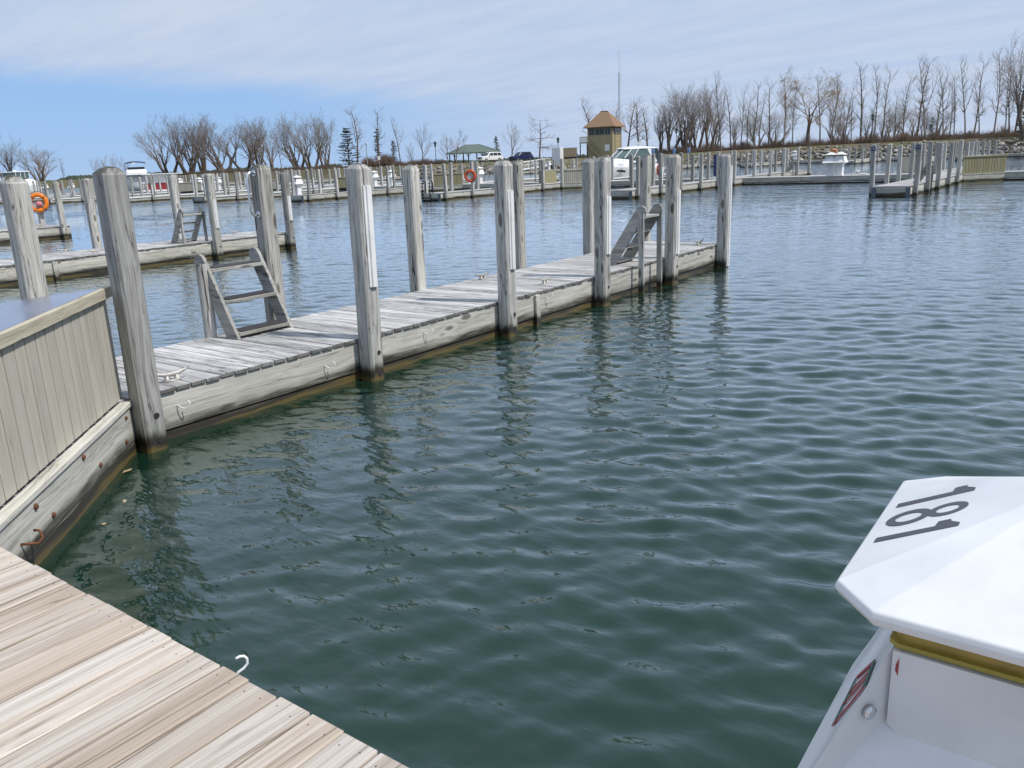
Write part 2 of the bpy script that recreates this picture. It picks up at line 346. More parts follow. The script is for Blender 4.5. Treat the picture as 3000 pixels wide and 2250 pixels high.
# ------------------------------------------------------------------ water, bed, land
def build_water():
    th = np.arange(R(-102), R(28), .0034); rs = [.3]
    while rs[-1] < 46: rs.append(rs[-1]+.02+.0029*rs[-1])
    while rs[-1] < 9000: rs.append(rs[-1]*1.12)
    rs = np.array(rs); TH, RR = np.meshgrid(th, rs); X = RR*np.sin(TH); Y = RR*np.cos(TH); Z = np.zeros_like(X)
    cell = .02+.0034*RR
    nw = 130; main = math.atan2(.86, -.5)                  # travelling up the harbour, away from the walkway
    lam = np.exp(rng.normal(math.log(.24), .55, nw)).clip(.10, 1.6); ang = main+rng.normal(0, .5, nw); ph = rng.uniform(0, 6.283, nw)
    sl_ = math.sqrt(2*.132**2/nw)
    for i in range(nw):
        k = 2*math.pi/lam[i]; fade = np.clip((lam[i]/cell-2.4)/2., 0, 1)
        Z += fade*sl_/k*np.sin(k*(X*math.cos(ang[i])+Y*math.sin(ang[i]))+ph[i]+.5*np.sin(.9*X+1.3*Y+ph[i]))
    gust = 1+.35*np.sin(.31*X+.17*Y+1.)*np.sin(.23*Y-.11*X)
    dc = np.hypot(X+5.6, Y-2.6); calm = .40+.60*np.clip((dc-.6)/3.2, 0, 1)**1.2   # sheltered corner by the box
    edge_f = np.clip((TH-th[0])/.15, 0, 1)*np.clip((th[-1]-TH)/.15, 0, 1)*np.clip((46-RR)/12, 0, 1)
    Z *= gust*calm*edge_f
    nr, nc = X.shape; V = np.stack([X, Y, Z], -1).reshape(-1, 3)
    i = np.arange(nr*nc).reshape(nr, nc); Fq = np.stack([i[:-1, :-1], i[:-1, 1:], i[1:, 1:], i[1:, :-1]], -1).reshape(-1, 4)
    # the rest of the harbour, behind and beside the camera
    t2 = np.linspace(th[-1], th[0]+2*math.pi, 40); ex = [(.3*math.sin(a), .3*math.cos(a), 0) for a in t2]+[(rs[-1]*math.sin(a), rs[-1]*math.cos(a), 0) for a in t2]
    b0 = len(V); V = np.vstack([V, np.array(ex), [[0, 0, 0]]])
    me = bpy.data.meshes.new('water'); nq = len(Fq); quads = [list(Fq.reshape(-1))]
    E2 = [(b0+j, b0+j+1, b0+40+j+1, b0+40+j) for j in range(39)]
    allq = np.vstack([Fq, np.array(E2)]).astype(np.int32)
    me.vertices.add(len(V)); me.vertices.foreach_set('co', V.astype(np.float32).ravel())
    me.loops.add(allq.size); me.loops.foreach_set('vertex_index', allq.ravel())
    me.polygons.add(len(allq)); me.polygons.foreach_set('loop_start', np.arange(0, allq.size, 4, dtype=np.int32)); me.polygons.foreach_set('loop_total', np.full(len(allq), 4, np.int32))
    me.update(calc_edges=True); me.validate(); me.shade_smooth()
    tag(ob('water', me, M['water']), kind='structure')
build_water()
tag(MB().box((-9000, -9000, -2.6), (9000, 9000, -2.5)).ob('harbour_bed', M['bed']), kind='structure')
# shoreline: photo column -> distance of the water's edge
SH = [(3400, 131), (3000, 136), (2600, 142), (2400, 147), (2200, 152), (2000, 157), (1800, 160), (1650, 160), (1430, 156), (1240, 160), (1000, 182), (800, 205), (500, 245), (200, 275), (-300, 320)]
def shore(px):
    for (a, da), (b, db) in zip(SH, SH[1:]):
        if a >= px >= b: return da+(db-da)*(a-px)/(a-b)
def ztop(px): return 2.15+.4*min(1, max(0, (px-1850)/500))
def pol(px, D, z=0.): p = at_d(px, 460, D); return Vector((p.x, p.y, z))
cols = np.linspace(3400, -300, 60); V = []; F = []
prof = [(-3, -2.4), (0, -.1), (2.0, .95), (4.2, None), (9, None), (40, None), (300, None), (1500, None), (7000, None)]
for c_ in cols:
    for dd, z in prof:
        p = pol(c_, shore(c_)+dd, 0); z = ztop(c_)+(.0 if dd < 20 else -.1) if z is None else z
        V.append((p.x, p.y, z))
n = len(prof)
for i in range(len(cols)-1):
    for j in range(n-1): F.append((i*n+j, i*n+j+1, (i+1)*n+j+1, (i+1)*n+j))
tag(ob('shore_ground', mesh('shore_ground', V, F), M['grass']), kind='structure')

# ------------------------------------------------------------------ posts
ZD = .44                                                   # deck height above the water
def post_mesh(name, s=.19, top=2.2, bot=-1.6, ch=.022, seed=0, crown=.05):
    rd = random.Random(seed); h = s/2
    def ring(z, k, jx=0, jy=0):
        a = h*k; c = ch*k
        return [(x+jx, y+jy, z) for x, y in ((a-c, -a), (a, -a+c), (a, a-c), (a-c, a), (-a+c, a), (-a, a-c), (-a, -a+c), (-a+c, -a))]
    v = []; zs = [bot, 0, .5, 1.0, 1.5, top-crown-.015]
    for z in zs: v += ring(z, 1+rd.uniform(-.015, .015), rd.uniform(-.003, .003), rd.uniform(-.003, .003))
    v += ring(top-crown, .96); v += ring(top-crown*.35, .62, rd.uniform(-.01, .01), rd.uniform(-.01, .01)); v.append((rd.uniform(-.01, .01), rd.uniform(-.01, .01), top))
    f = [tuple(range(7, -1, -1))]; m = len(zs)+2
    for j in range(m-1): f += [(j*8+i, j*8+(i+1) % 8, (j+1)*8+(i+1) % 8, (j+1)*8+i) for i in range(8)]
    f += [((m-1)*8+i, (m-1)*8+(i+1) % 8, m*8) for i in range(8)]
    return mesh(name, v, f)
hole_me = MB().lathe([(.0235, 0), (.0235, .008), (.019, .0085)], 12).mesh('bolt_hole_shade')  # raised disc, coloured black for the shade inside a counterbored hole
nearpost = [post_mesh('mooring_post', seed=i, crown=.05+.008*i) for i in range(4)]
strip_me = MB().box((-.05, -.012, 0), (.05, .012, 1)).mesh('rub_strip')
def strip(parent, side, z0, z1, wd=.10, th=.032, off=.0):
    """white vinyl rub rail screwed to one face (side = outward local normal)"""
    sx, sy = side; h = .095
    v = MB(); prof = [(-wd/2, 0), (-wd/2, th*.4), (-wd*.28, th*.5), (-wd*.2, th), (wd*.38, th), (wd/2, th*.6), (wd/2, 0)]
    tx, ty = -sy, sx
    pts = [(sx*(h+d)+tx*(o+off), sy*(h+d)+ty*(o+off)) for o, d in prof]; v.poly(pts, z0, z1)
    return v.ob('rub_strip', M['strip'], parent)
def holes(parent, side, zs, off=.02):
    sx, sy = side; tx, ty = -sy, sx
    for z in zs:
        ob('bolt_hole_shade', hole_me, M['black'], parent, (sx*.094+tx*off, sy*.094+ty*off, z), (0, R(90), math.atan2(sy, sx)))
def near_post(x, y, label, seed=0, top=None, lean=(0, 0), strips=(), hl=(), rz=0):
    p = ob('mooring_post', nearpost[seed % 4], M['post'], None, (x, y, 0), (R(lean[0]), R(lean[1]), R(rz)))
    kx = 1+random.uniform(-.05, .06); p.scale = (kx, 1+random.uniform(-.05, .06), (top or 2.2)/2.2); p.rotation_euler[0] += R(random.uniform(-.5, .5)); p.rotation_euler[1] += R(random.uniform(-.3, .4))
    tag(p, label, 'post', 'weathered square mooring posts')
    for sd_, a, b in strips: strip(p, sd_, a, b)
    for sd_, zs in hl: holes(p, sd_, zs)
    return p
RX, LX = -6.172, -7.968                                     # post rows either side of the long finger
EX = (1, 0)
near_post(RX, 3.30, 'thick square grey post with a big knot at the corner of the slatted box', 0, 2.24, (0, .8), hl=((EX, (.29, .085, -.05)),), strips=())
near_post(RX, 5.79, 'square grey post with a long white rub strip, next out from the box corner', 1, 2.2, (0, .9), strips=((EX, .98, 1.98),), hl=((EX, (.29, .06)),))
near_post(RX, 8.20, 'square post with a ragged split under its white rub strip, mid finger dock', 2, 2.18, (.5, 1), strips=((EX, .86, 1.82),), hl=((EX, (.28, .10)),))
near_post(RX, 10.58, 'square grey post just before the steps with dark legs on the long finger dock', 3, 2.17, (0, .8), strips=((EX, .78, 1.62),), hl=((EX, (.28, .07)),))
near_post(RX, 12.93, 'square grey post with white rub strip just past the steps with dark legs', 1, 2.16, (0, .8), strips=((EX, .52, 1.6),), hl=((EX, (.3, .08)),))
near_post(RX, 15.19, 'outermost post of the long finger dock, with a full length white rub strip', 2, 2.14, (0, .6), strips=((EX, .02, 1.95),), hl=())
near_post(LX, 3.38, 'dark cracked grey post standing behind the lid of the slatted box', 2, 2.22, (0, 0))
pl1 = near_post(LX, 6.02, 'square grey post with a bent steel grab rail beside the padded steps', 0, 2.24, (0, .5))
near_post(LX, 8.49, 'square grey knotty post across the deck, next beyond the grab rail post', 3, 2.17, (0, .3))
near_post(LX, 10.96, 'plain square grey post half hidden behind the split stripped post', 1, 2.16)
near_post(LX, 13.22, 'plain square grey post half hidden behind the post before the dark legged steps', 2, 2.15)
near_post(LX, 15.45, 'square grey post at the outer corner of the long finger, behind the dark legged steps', 0, 2.16)
g = MB().tube([(.02, -.095, 2.10), (.02, -.15, 2.11), (.02, -.185, 2.085), (.02, -.195, 2.04), (.02, -.195, 1.72), (.02, -.185, 1.675), (.02, -.15, 1.65), (.02, -.095, 1.65)], .0145, 10).ob('grab_rail', M['steel'], pl1, smooth=True)
for z in (2.10, 1.65): MB().lathe([(.04, 0), (.04, .006), (.03, .009)], 14).ob('flange', M['steel'], g, (.02, -.0955, z), (R(90), 0, 0))
rp = MB().tube([(0, 0, -1.5), (.004, 0, .2), (-.003, 0, .8), (0, 0, 1.235)], [.074, .072, .068, .064], 14).ob('round_post', M['post'], None, (LX+.12, 5.05, 0), smooth=False)
tag(rp, 'short round timber post with a split, beside the near boarding steps', 'post')

# ------------------------------------------------------------------ docks
def plank_mesh(l, wd, th=.038, ch=.005): v, f = cbox(l, wd, th, ch); return mesh('plank', v, f)
def finger(name, xr, y0, y1, wd, label, group=None, pitch=.1445, detail=True):
    d = empty(name, (xr-wd/2, y0, 0), 0, label, 'dock', group); ln = y1-y0
    # planks across
    ms = [plank_mesh(wd+.03+.008*i, pitch-.011) for i in range(3)]; nP = int(ln/pitch)
    for i in range(nP):
        o = ob('plank', ms[i % 3], M['deck'], d, (random.uniform(-.006, .006), (i+.5)*ln/nP, ZD-.019+random.uniform(-.0025, .0025)), (random.uniform(-.004, .004), random.uniform(-.002, .002), random.uniform(-.003, .003)))
    for sx in (-1, 1):
        x = sx*(wd/2-.02)
        MB().box((0, -.02, .085), (ln, .02, ZD-.041), None, .004).ob('fascia_board', M['fascia'], d, (x, 0, 0), (0, 0, R(90)))
        MB().box((0, -.02, -.22), (ln, .02, .07), None, .004).ob('lower_board', M['fascia'], d, (x-sx*.014, 0, 0), (0, 0, R(90)))
    MB().box((-wd/2+.045, -.02, -.12), (wd/2-.045, .02, ZD-.041), None, .004).ob('end_board', M['fascia'], d, (0, ln-.02, 0))
    for k in range(3): MB().box((-.02, 0, .1), (.02, ln-.06, ZD-.045)).ob('joist', M['fasciay'], d, ((k-1)*.4, 0, 0))
    return d
def cleat_mesh():
    b = MB(); b.lathe([(.034, 0), (.026, .014), (.02, .05)], 10, (-.045, 0, 0)); b.lathe([(.034, 0), (.026, .014), (.02, .05)], 10, (.045, 0, 0)); b.box((-.075, -.03, -.002), (.075, .03, .012))
    b.tube([(-.17, 0, .093), (-.12, 0, .076), (-.06, 0, .062), (0, 0, .058), (.06, 0, .062), (.12, 0, .076), (.17, 0, .093)], [.009, .014, .019, .021, .019, .014, .009], 10); return b.mesh('cleat', True)
cleat_me = cleat_mesh()
FX, FW = -6.27, 1.60
fd = finger('finger_dock', FX, 1.44, 15.42, FW, 'long grey plank finger dock with tall posts reaching out from the slatted corner box')
def local(d, p): return (p[0]-d.location.x, p[1]-d.location.y, p[2])
for x, y in ((-6.46, 3.72), (-7.72, 9.67), (-6.54, 9.62), (-6.55, 14.95)): ob('cleat', cleat_me, M['galv'], fd, local(fd, (x, y, ZD)), (0, 0, R(90+random.uniform(-6, 6))))
hook_me = MB().tube([(-.02, 0, 0), (.03, 0, 0), (.05, .012, -.02), (.075, .035, -.03), (.1, .06, -.015), (.105, .07, .02), (.09, .062, .05)], .0055, 7).mesh('line_hook', True)
for y, z in ((3.62, .27), (5.24, .25), (6.72, .31), (9.2, .33)): ob('line_hook', hook_me, M['wire'], fd, local(fd, (FX, y, z)), (0, 0, 0), (.9, .9, .9))
MB().box((-.02, -.05, -.25), (.02, .05, ZD-.045), None, .004).ob('joint_batten', M['fascia'], fd, local(fd, (FX+.022, 8.98, 0)))
# boarding steps: local x runs up and outboard, y across
def steps(loc, rz, label, wd=.66, run=.52, rise=.86, n=3, legs=False, pad=True, first=.03):
    s = empty('boarding_steps', loc, rz, label, 'steps', 'wooden boarding steps'); a = math.atan2(rise, run); ln = math.hypot(run, rise)
    for sy in (-1, 1):
        b = MB(); dx, dz = math.cos(a), math.sin(a); hw = .088
        px, pz = -dz*hw, dx*hw
        p0 = (0, 0); p1 = (run, rise)
        rnd = [(p1[0]+math.cos(a-math.pi/2+math.pi*j/6)*hw, p1[1]+math.sin(a-math.pi/2+math.pi*j/6)*hw) for j in range(7)]; prof = [(p0[0]-hw/dz, .0), (p0[0]+hw/dz, .0)]+rnd
        m_ = len(prof); y0, y1 = sy*(wd/2)-.019, sy*(wd/2)+.019
        v = [(x, y0, z) for x, z in prof]+[(x, y1, z) for x, z in prof]
        b.add(v, [tuple(range(m_)), tuple(range(2*m_-1, m_-1, -1))]+[((i+1) % m_, i, m_+i, m_+(i+1) % m_) for i in range(m_)])
        b.ob('stringer', M['step'], s)
        if legs: MB().box((-.045, -.02, -.62), (.045, .02, rise-.02), None, .004).ob('leg', M['post'], s, (run+.02, sy*(wd/2+.04), 0))
    for k in range(n):
        q = first+k*(rise-.05-first)/(n-1)*.92; x = run*q/rise
        t_ = MB().box((-wd/2+.02, -.12, 0), (wd/2-.02, .10, .040), None, .004).ob('tread', M['step'], s, (x, 0, q), (0, 0, R(90)))
        if pad: MB().box((-wd/2+.05, -.112, .0402), (wd/2-.06, .092, .050)).ob('grip_pad', M['grip'], t_)
    return s
steps((-7.50, 5.44, ZD), math.pi, 'boarding steps with black tread pads between the round post and the grab rail', .70, .42, .80)
steps((-6.72, 12.06, ZD), 0, 'dark weathered boarding steps on tall legs at the outer end of the long finger dock', .56, .58, .86, 4, True, False)
# the walkway the picture is taken from
wd_ = empty('walkway_dock', (0, 1.42, 0), 0, 'wide pale tan plank walkway dock in the foreground with nailed plank ends', 'dock')
X0 = -8.6; pw = .1605; me3 = [plank_mesh(3.0+.003*i, pw-.008, .04, .007) for i in range(3)]
nail_me = MB().lathe([(.003, 0), (.0025, .001)], 7).mesh('nail')
for i in range(74):
    x = X0+pw*(i+.5)+.075
    o = ob('plank', me3[i % 3], M['neardeck'], wd_, (x, -1.505+random.uniform(-.002, .005), ZD-.02+random.uniform(-.002, .002)), (0, 0, R(90)+random.uniform(-.0025, .0025)))
    if -4.6 < x < -1.2:
        for dy in (-.04, .04): ob('nail', nail_me, M['rust'], o, (1.5-.05+random.uniform(-.008, .008), dy, .0202))
MB().box((-75, -3, ZD-.045), (X0, .0, ZD-.003)).ob('deck_beyond', M['deck'], wd_)
MB().box((X0, -.045, .02), (4, -.005, ZD-.043), None, .004).ob('fascia_board', M['fascia'], wd_)
MB().box((-75, -.045, .02), (X0-.005, -.005, ZD-.05), None, .004).ob('fascia_board', M['fascia'], wd_)
for x in (-6, -3.4, -1.0, 1.5): MB().box((-.09, -2.6, -1.6), (.09, -2.4, ZD-.045)).ob('support_post', M['post'], wd_, (x, 1.9, 0))
h2 = MB().tube([(0, 0, -.10), (0, .025, -.055), (0, .06, -.04), (0, .085, -.015), (0, .085, .02), (0, .07, .042), (.004, .045, .05), (.01, .02, .047)], .0085, 9).ob('line_hook', M['wire'], wd_, (-2.36, 0.0, ZD-.0), (0, 0, R(-25)), True); h2.scale = (.58,)*3; h2.location.z = ZD+.018

# triangular corner platform and its slatted box (right angle at the origin, legs along +x and +y)
def corner_platform(loc, rz, leg=1.76, label=None, group=None, near=False):
    d = empty('corner_platform', loc, rz, label, 'dock', group)
    c, s_ = leg, leg*math.sqrt(2)
    MB().poly([(0, 0), (c-.06, 0), (0, c-.06)], ZD-.10, ZD-.03).ob('platform', M['deck'], d)
    # diagonal fascia of two boards with bolts
    MB().box((0, -.025, .10), (s_-.03, .025, ZD-.055), None, .004).ob('fascia_board', M['fascia'], d, (c-.01, .01, 0), (0, 0, R(135)))
    MB().box((0, -.025, -.2), (s_-.03, .025, .095), None, .004).ob('lower_board', M['fascia'], d, (c-.012, .008, 0), (0, 0, R(135)))
    MB().box((.0, -.03, ZD-.052), (s_-.03, .05, ZD-.012), None, .004).ob('edge_board', M['fascia'], d, (c-.0, .02, 0), (0, 0, R(135)))
    if near:
        for q, z, r in ((.55, .33, .02), (1.35, .345, .02), (.75, .19, .018), (1.62, .19, .018), (2.22, .16, .02), (2.3, .33, .015)):
            px, py = c-q/math.sqrt(2), q/math.sqrt(2)
            MB().lathe([(r, 0), (r, .008), (r*.6, .016)], 10).ob('rusty_bolt', M['rust'], d, (px+.0135, py+.0135+.01, z), (R(90), 0, R(135)))
        MB().tube([(0, 0, 0), (.05, 0, .0), (.085, .02, -.01), (.1, .05, .01), (.08, .07, .045), (.05, .07, .05)], .008, 8).ob('rusty_hook', M['rust'], d, (c-.30/1.414+.012, .30/1.414+.022, .21), (0, 0, R(45)), True)
    return d
def corner_box(loc, rz, leg, mat, label, group=None, h=.86, nsl=16, side_slats=False):
    b = empty('dock_box', loc, rz, label, 'dock box', group); c = leg; s_ = leg*math.sqrt(2); z0 = ZD-.005
    MB().poly([(.03, .03), (c-.10, .03), (.03, c-.10)], z0, z0+h-.05).ob('carcass', M['darkwood'], b)
    MB().box((.05, 0, z0), (c-.05, .02, z0+h-.08)).ob('side_panel', mat, b, (0, .005, 0)); MB().box((0, .05, z0), (.02, c-.05, z0+h-.08)).ob('side_panel', mat, b, (.005, 0, 0))
    sw = s_/nsl*.985; sl_me = mesh('slat', *cbox(sw-.013, .018, h-.055, .004))
    for i in range(nsl):
        q = (i+.5)*s_/nsl; px, py = c-q/math.sqrt(2), q/math.sqrt(2)
        ob('slat', sl_me, mat, b, (px-.018, py-.018, z0+(h-.055)/2), (0, 0, R(135)))
    t = MB(); t.box((-.05, -.018, 0), (s_+.05, .022, .085), None, .005); t.ob('trim_board', M['trim'] if mat is M['slat'] else mat, b, (c-.01, .01, z0+h-.085), (0, 0, R(135)))
    MB().box((.04, -.02, 0), (c-.02, .018, .07)).ob('trim_board', M['trim'] if mat is M['slat'] else mat, b, (0, .03, z0+h-.075))
    MB().box((.04, -.018, 0), (c-.02, .02, .07)).ob('trim_board', M['trim'] if mat is M['slat'] else mat, b, (.03, 0, z0+h-.075), (0, 0, R(90)))
    MB().poly([(.02, .02), (c-.06, .02), (.02, c-.06)], z0+h-.012, z0+h-.002).ob('lid', M['boxlid'] if mat is M['slat'] else M['hullgrey'], b)
    return b
corner_platform((FX+.0, 1.44, 0), 0, 1.76, 'triangular corner platform of pale boards with rusty bolts below the beige slatted box', None, True)
corner_box((FX-.06, 1.38, 0), 0, 1.84, M['slat'], 'beige slatted dock box with a grey metal lid at the foot of the long finger', None, .90, 17)

# fingers B and C on the left
def cleats(d, pts):
    for x, y in pts: ob('cleat', cleat_me, M['galv'], d, local(d, (x, y, ZD)), (0, 0, R(90)))
BX = -19.3
fb = finger('finger_dock', BX, 1.44, 15.45, 1.75, 'second grey finger dock, carrying slim boarding steps, across the slip from the long finger')
cleats(fb, ((-20.85, 9.72), (-19.55, 9.85), (-20.8, 14.6), (-19.6, 14.7)))
MB().box((-.02, -.06, -.25), (.02, .06, ZD-.045)).ob('joint_batten', M['fascia'], fb, local(fb, (BX+.022, 8.75, 0)))
near_post(BX+.1, 12.91, 'grey post with a white rub strip beside the slim boarding steps on the second finger', 1, 2.18, strips=((EX, .78, 1.5),), hl=((EX, (.3, .08)),))
near_post(BX+.1, 15.32, 'grey post with a white rub strip at the outer corner of the second finger', 2, 2.14, strips=((EX, .8, 1.5),), hl=((EX, (.3, .08)),))
near_post(BX-1.85, 10.72, 'grey post on the far side of the second finger, behind its pair of cleats', 3, 2.2)
near_post(BX-1.85, 13.09, 'grey post on the far side of the second finger, behind its slim boarding steps', 0, 2.2)
steps((-20.02, 12.46, ZD), 0, 'slim pale grey boarding steps beside the white stripped post of the second finger', .58, .52, .80, 4, True, False)
CX = -33.1
fc = finger('finger_dock', CX, 1.44, 15.85, 1.75, 'third grey finger dock, the one with the orange life ring post')
cleats(fc, ((-34.4, 14.2), (-33.4, 14.9), (-34.5, 15.3)))
near_post(CX+.1, 15.55, 'slim grey post at the outer corner of the life ring dock', 2, 2.14, hl=((EX, (.3, .08)),))
rpost = near_post(CX-1.66, 15.58, 'short stout post that holds up the bright orange life ring', 1, 1.25)
MB().tube([(0, -.1, 1.1), (0, -.25, 1.08), (0, -.3, .95), (0, -.3, .75), (0, -.25, .62), (0, -.1, .6)], .02, 8).ob('grab_rail', M['steel'], tag(ob('mooring_post', nearpost[3], M['post'], None, (CX-1.72, 13.4, 0)), 'grey post with a curved steel rail before the life ring post', 'post', 'weathered square mooring posts'), (.1, 0, .1), (0, 0, 0), True)
def life_ring(loc, nrm, mat, label, R0=.30, r=.085, rope=True, bag=True):
    t = empty('life_ring', loc, 0, label, 'life ring'); t.rotation_euler = Vector(nrm).to_track_quat('Z', 'Y').to_euler()
    v = []; f = []; n, k = 32, 12
    for i in range(n):
        a = 2*math.pi*i/n
        for j in range(k): b = 2*math.pi*j/k; q = R0+r*math.cos(b); v.append((q*math.cos(a), q*math.sin(a), r*.75*math.sin(b)))
    for i in range(n):
        for j in range(k): f.append((i*k+j, ((i+1) % n)*k+j, ((i+1) % n)*k+(j+1) % k, i*k+(j+1) % k))
    ob('float', mesh('float', v, f, True), mat, t)
    for q in range(4):
        a = R(40+90*q); c = (R0*math.cos(a), R0*math.sin(a)); ring_ = []
        for j in range(9): b = 2*math.pi*j/8; qq = R0+(r+.004)*math.cos(b); ring_.append((qq*math.cos(a), qq*math.sin(a), (r+.006)*.76*math.sin(b)))
        MB().tube(ring_, .012, 5, False).ob('band', M['black'], t)
        if rope:
            pts = [((R0+r+.005+.05*math.sin(math.pi*j/8))*math.cos(a+R(90)*j/8), (R0+r+.005+.05*math.sin(math.pi*j/8))*math.sin(a+R(90)*j/8), 0) for j in range(9)]
            MB().tube(pts, .008, 5).ob('grab_line', M['black'], t)
    if bag: MB().lathe([(.03, -.08), (.1, -.06), (.12, .02), (.09, .09), (.03, .11)], 12).ob('rope_bag', M['pinkrope'], t, (.03, -.04, .02), (R(70), R(20), 0), True)
    return t
life_ring((CX-1.50, 15.50, 1.34), (.75, -.62, .05), M['orange'], 'bright orange life ring with a pink rope bag on the third finger')

# ------------------------------------------------------------------ foreground power pedestal
def octo(cx, cy, s, ch): h = s/2; return [(cx+x, cy+y) for x, y in ((h-ch, -h), (h, -h+ch), (h, h-ch), (h-ch, h), (-h+ch, h), (-h, h-ch), (-h, -h+ch), (-h+ch, -h))]
def pedestal_parts(t, simple=False):
    """power pedestal: chamfered pyramid cap, amber band, head that flares to the sides, square column. local z = 0 on the deck"""
    zr = 1.10; S = .565; ch = .062
    b = MB(); o0 = octo(0, 0, S, ch); o1 = octo(0, 0, S-.012, ch); n = 8
    v = [(x, y, zr-.012) for x, y in o1]+[(x, y, zr) for x, y in o0]+[(x, y, zr+.010) for x, y in octo(0, 0, S-.006, ch)]+[(x*.05, y*.05, zr+.143) for x, y in o0]+[(0, 0, zr+.146)]
    f = [tuple(range(7, -1, -1))]
    for j in range(3): f += [(j*8+i, j*8+(i+1) % 8, (j+1)*8+(i+1) % 8, (j+1)*8+i) for i in range(8)]
    f += [(24+i, 24+(i+1) % 8, 32) for i in range(8)]
    b.add(v, f); cap = b.ob('cap', M['white'], t); md = cap.modifiers.new('round', 'BEVEL'); md.width = .006; md.segments = 2; md.limit_method = 'ANGLE'; md.angle_limit = R(12)
    b = MB(); b.poly(octo(0, 0, .40, .012), zr-.070, zr-.012); lens = b.ob('amber_lens', M['amber'], t)
    b = MB(); b.poly(octo(0, 0, .415, .012), zr-.077, zr-.070); b.ob('lens_rim', M['olive'], t)
    # head: square box with a skirt that flares far out to the sides and a little to the front and back
    z1, zm, zo, zu = zr-.078, zr-.20, zr-.41, zr-.52
    MB().poly(octo(0, 0, .40, .012), zm-.03, z1).ob('head', M['white'], t)
    for sx in (-1, 1):
        v = [(sx*.2, -.2, z1), (sx*.2, .2, z1), (sx*.345, .23, zo), (sx*.345, -.42, zo), (sx*.2, -.2, zm), (sx*.2, .2, zm)]
        f = [(0, 1, 2, 3), (0, 3, 4), (1, 5, 2)]
        MB().add(v, [q[::-1] for q in f] if sx > 0 else f).ob('shroud', M['white'], t)
    for sy in (-1, 1):
        yo = -.42 if sy < 0 else .23; v = [(-.2, sy*.2, zm), (.2, sy*.2, zm), (.345, yo, zo), (-.345, yo, zo)]
        MB().add(v, [(0, 1, 2, 3)[::sy]]).ob('skirt', M['white'], t)
        pr = [(-.199, z1-.002), (.199, z1-.002), (.199, zm+.0), (.15, zm-.045), (-.15, zm-.045), (-.199, zm+.0)]; m_ = 6
        v = [(x, sy*.190, z) for x, z in pr]+[(x, sy*.212, z) for x, z in pr]
        MB().add(v, [tuple(range(m_))[::sy], tuple(range(2*m_-1, m_-1, -1))[::sy]]+[((i+1) % m_, i, m_+i, m_+(i+1) % m_)[::sy] for i in range(m_)]).ob('front_plate', M['white'], t)
    v = [(x, y, zo) for x, y in ((-.345, -.42), (.345, -.42), (.345, .23), (-.345, .23))]+[(x, y, zu) for x, y in ((-.17, -.17), (.17, -.17), (.17, .17), (-.17, .17))]
    MB().add(v, [(4, 5, 1, 0), (5, 6, 2, 1), (6, 7, 3, 2), (7, 4, 0, 3)]).ob('under_skirt', M['white'], t)
    MB().poly(octo(0, 0, .325, .015), 0, z1).ob('column', M['white'], t)
    MB().poly(octo(0, 0, .40, .02), 0, .03).ob('base_flange', M['white'], t)
    return cap
P0 = Vector((.012, 1.333, ZD))
ped = empty('power_pedestal', P0, 0, 'large white power pedestal with number 181 on its cap and an amber lens band', 'pedestal', None)
cap = pedestal_parts(ped)
def text_mesh(s, size, ext=.0006):
    cu = bpy.data.curves.new('txt', 'FONT'); cu.body = s; cu.size = size; cu.extrude = ext; cu.align_x = 'CENTER'; cu.align_y = 'CENTER'; cu.offset = .0025 if size > .12 else 0; cu.space_character = 1.12
    o = bpy.data.objects.new('txt', cu); col.objects.link(o); bpy.context.view_layer.update()
    me = bpy.data.meshes.new_from_object(o.evaluated_get(bpy.context.evaluated_depsgraph_get())); bpy.data.objects.remove(o); bpy.data.curves.remove(cu); return me
# the -x facet of the cap: from the rim (x = -.28, z = 1.11) up to the apex
up = Vector((.268, 0, .133)).normalized(); rt = Vector((0, -1, 0)); nn = rt.cross(up)
if nn.z < 0: nn = -nn
def digit_one():
    w2, h2 = .0092, .062; return MB().poly([(-w2, -h2), (w2, -h2), (w2, h2), (-w2*.6, h2), (-w2*2.0, h2-.014), (-w2*3.0, h2-.016), (-w2*3.0, h2-.034), (-w2, h2-.036)], 0, .0006).mesh('digit')
def digit_eight():
    b = MB(); n_ = 28
    for cy, ry, rx, th in ((-.0275, .0355, .032, .0145), (.0325, .0305, .027, .013)):
        v = []
        for i in range(n_): a = 2*math.pi*i/n_; v += [(rx*math.cos(a), cy+ry*math.sin(a), 0), (rx*math.cos(a), cy+ry*math.sin(a), .0006), ((rx-th)*math.cos(a), cy+(ry-th)*math.sin(a), .0006)]
        f = []
        for i in range(n_): j = (i+1) % n_; f += [(i*3, j*3, j*3+1, i*3+1), (i*3+1, j*3+1, j*3+2, i*3+2)]
        b.add([(x, y, z+(0.0001 if cy > 0 else 0)) for x, y, z in v], f)
    return b.mesh('digit')
dec = empty('number_decal'); dec.parent = ped
one_me = digit_one(); ob('digit', one_me, M['ink'], dec, (-.074, 0, 0)); ob('digit', digit_eight(), M['ink'], dec, (0, 0, 0)); ob('digit', one_me, M['ink'], dec, (.078, 0, 0))
ctr = Vector((-.2795, -.004, 1.110))+up*.084+nn*.0006
dec.matrix_local = Matrix(((rt.x, up.x, nn.x, ctr.x), (rt.y, up.y, nn.y, ctr.y), (rt.z, up.z, nn.z, ctr.z), (0, 0, 0, 1)))
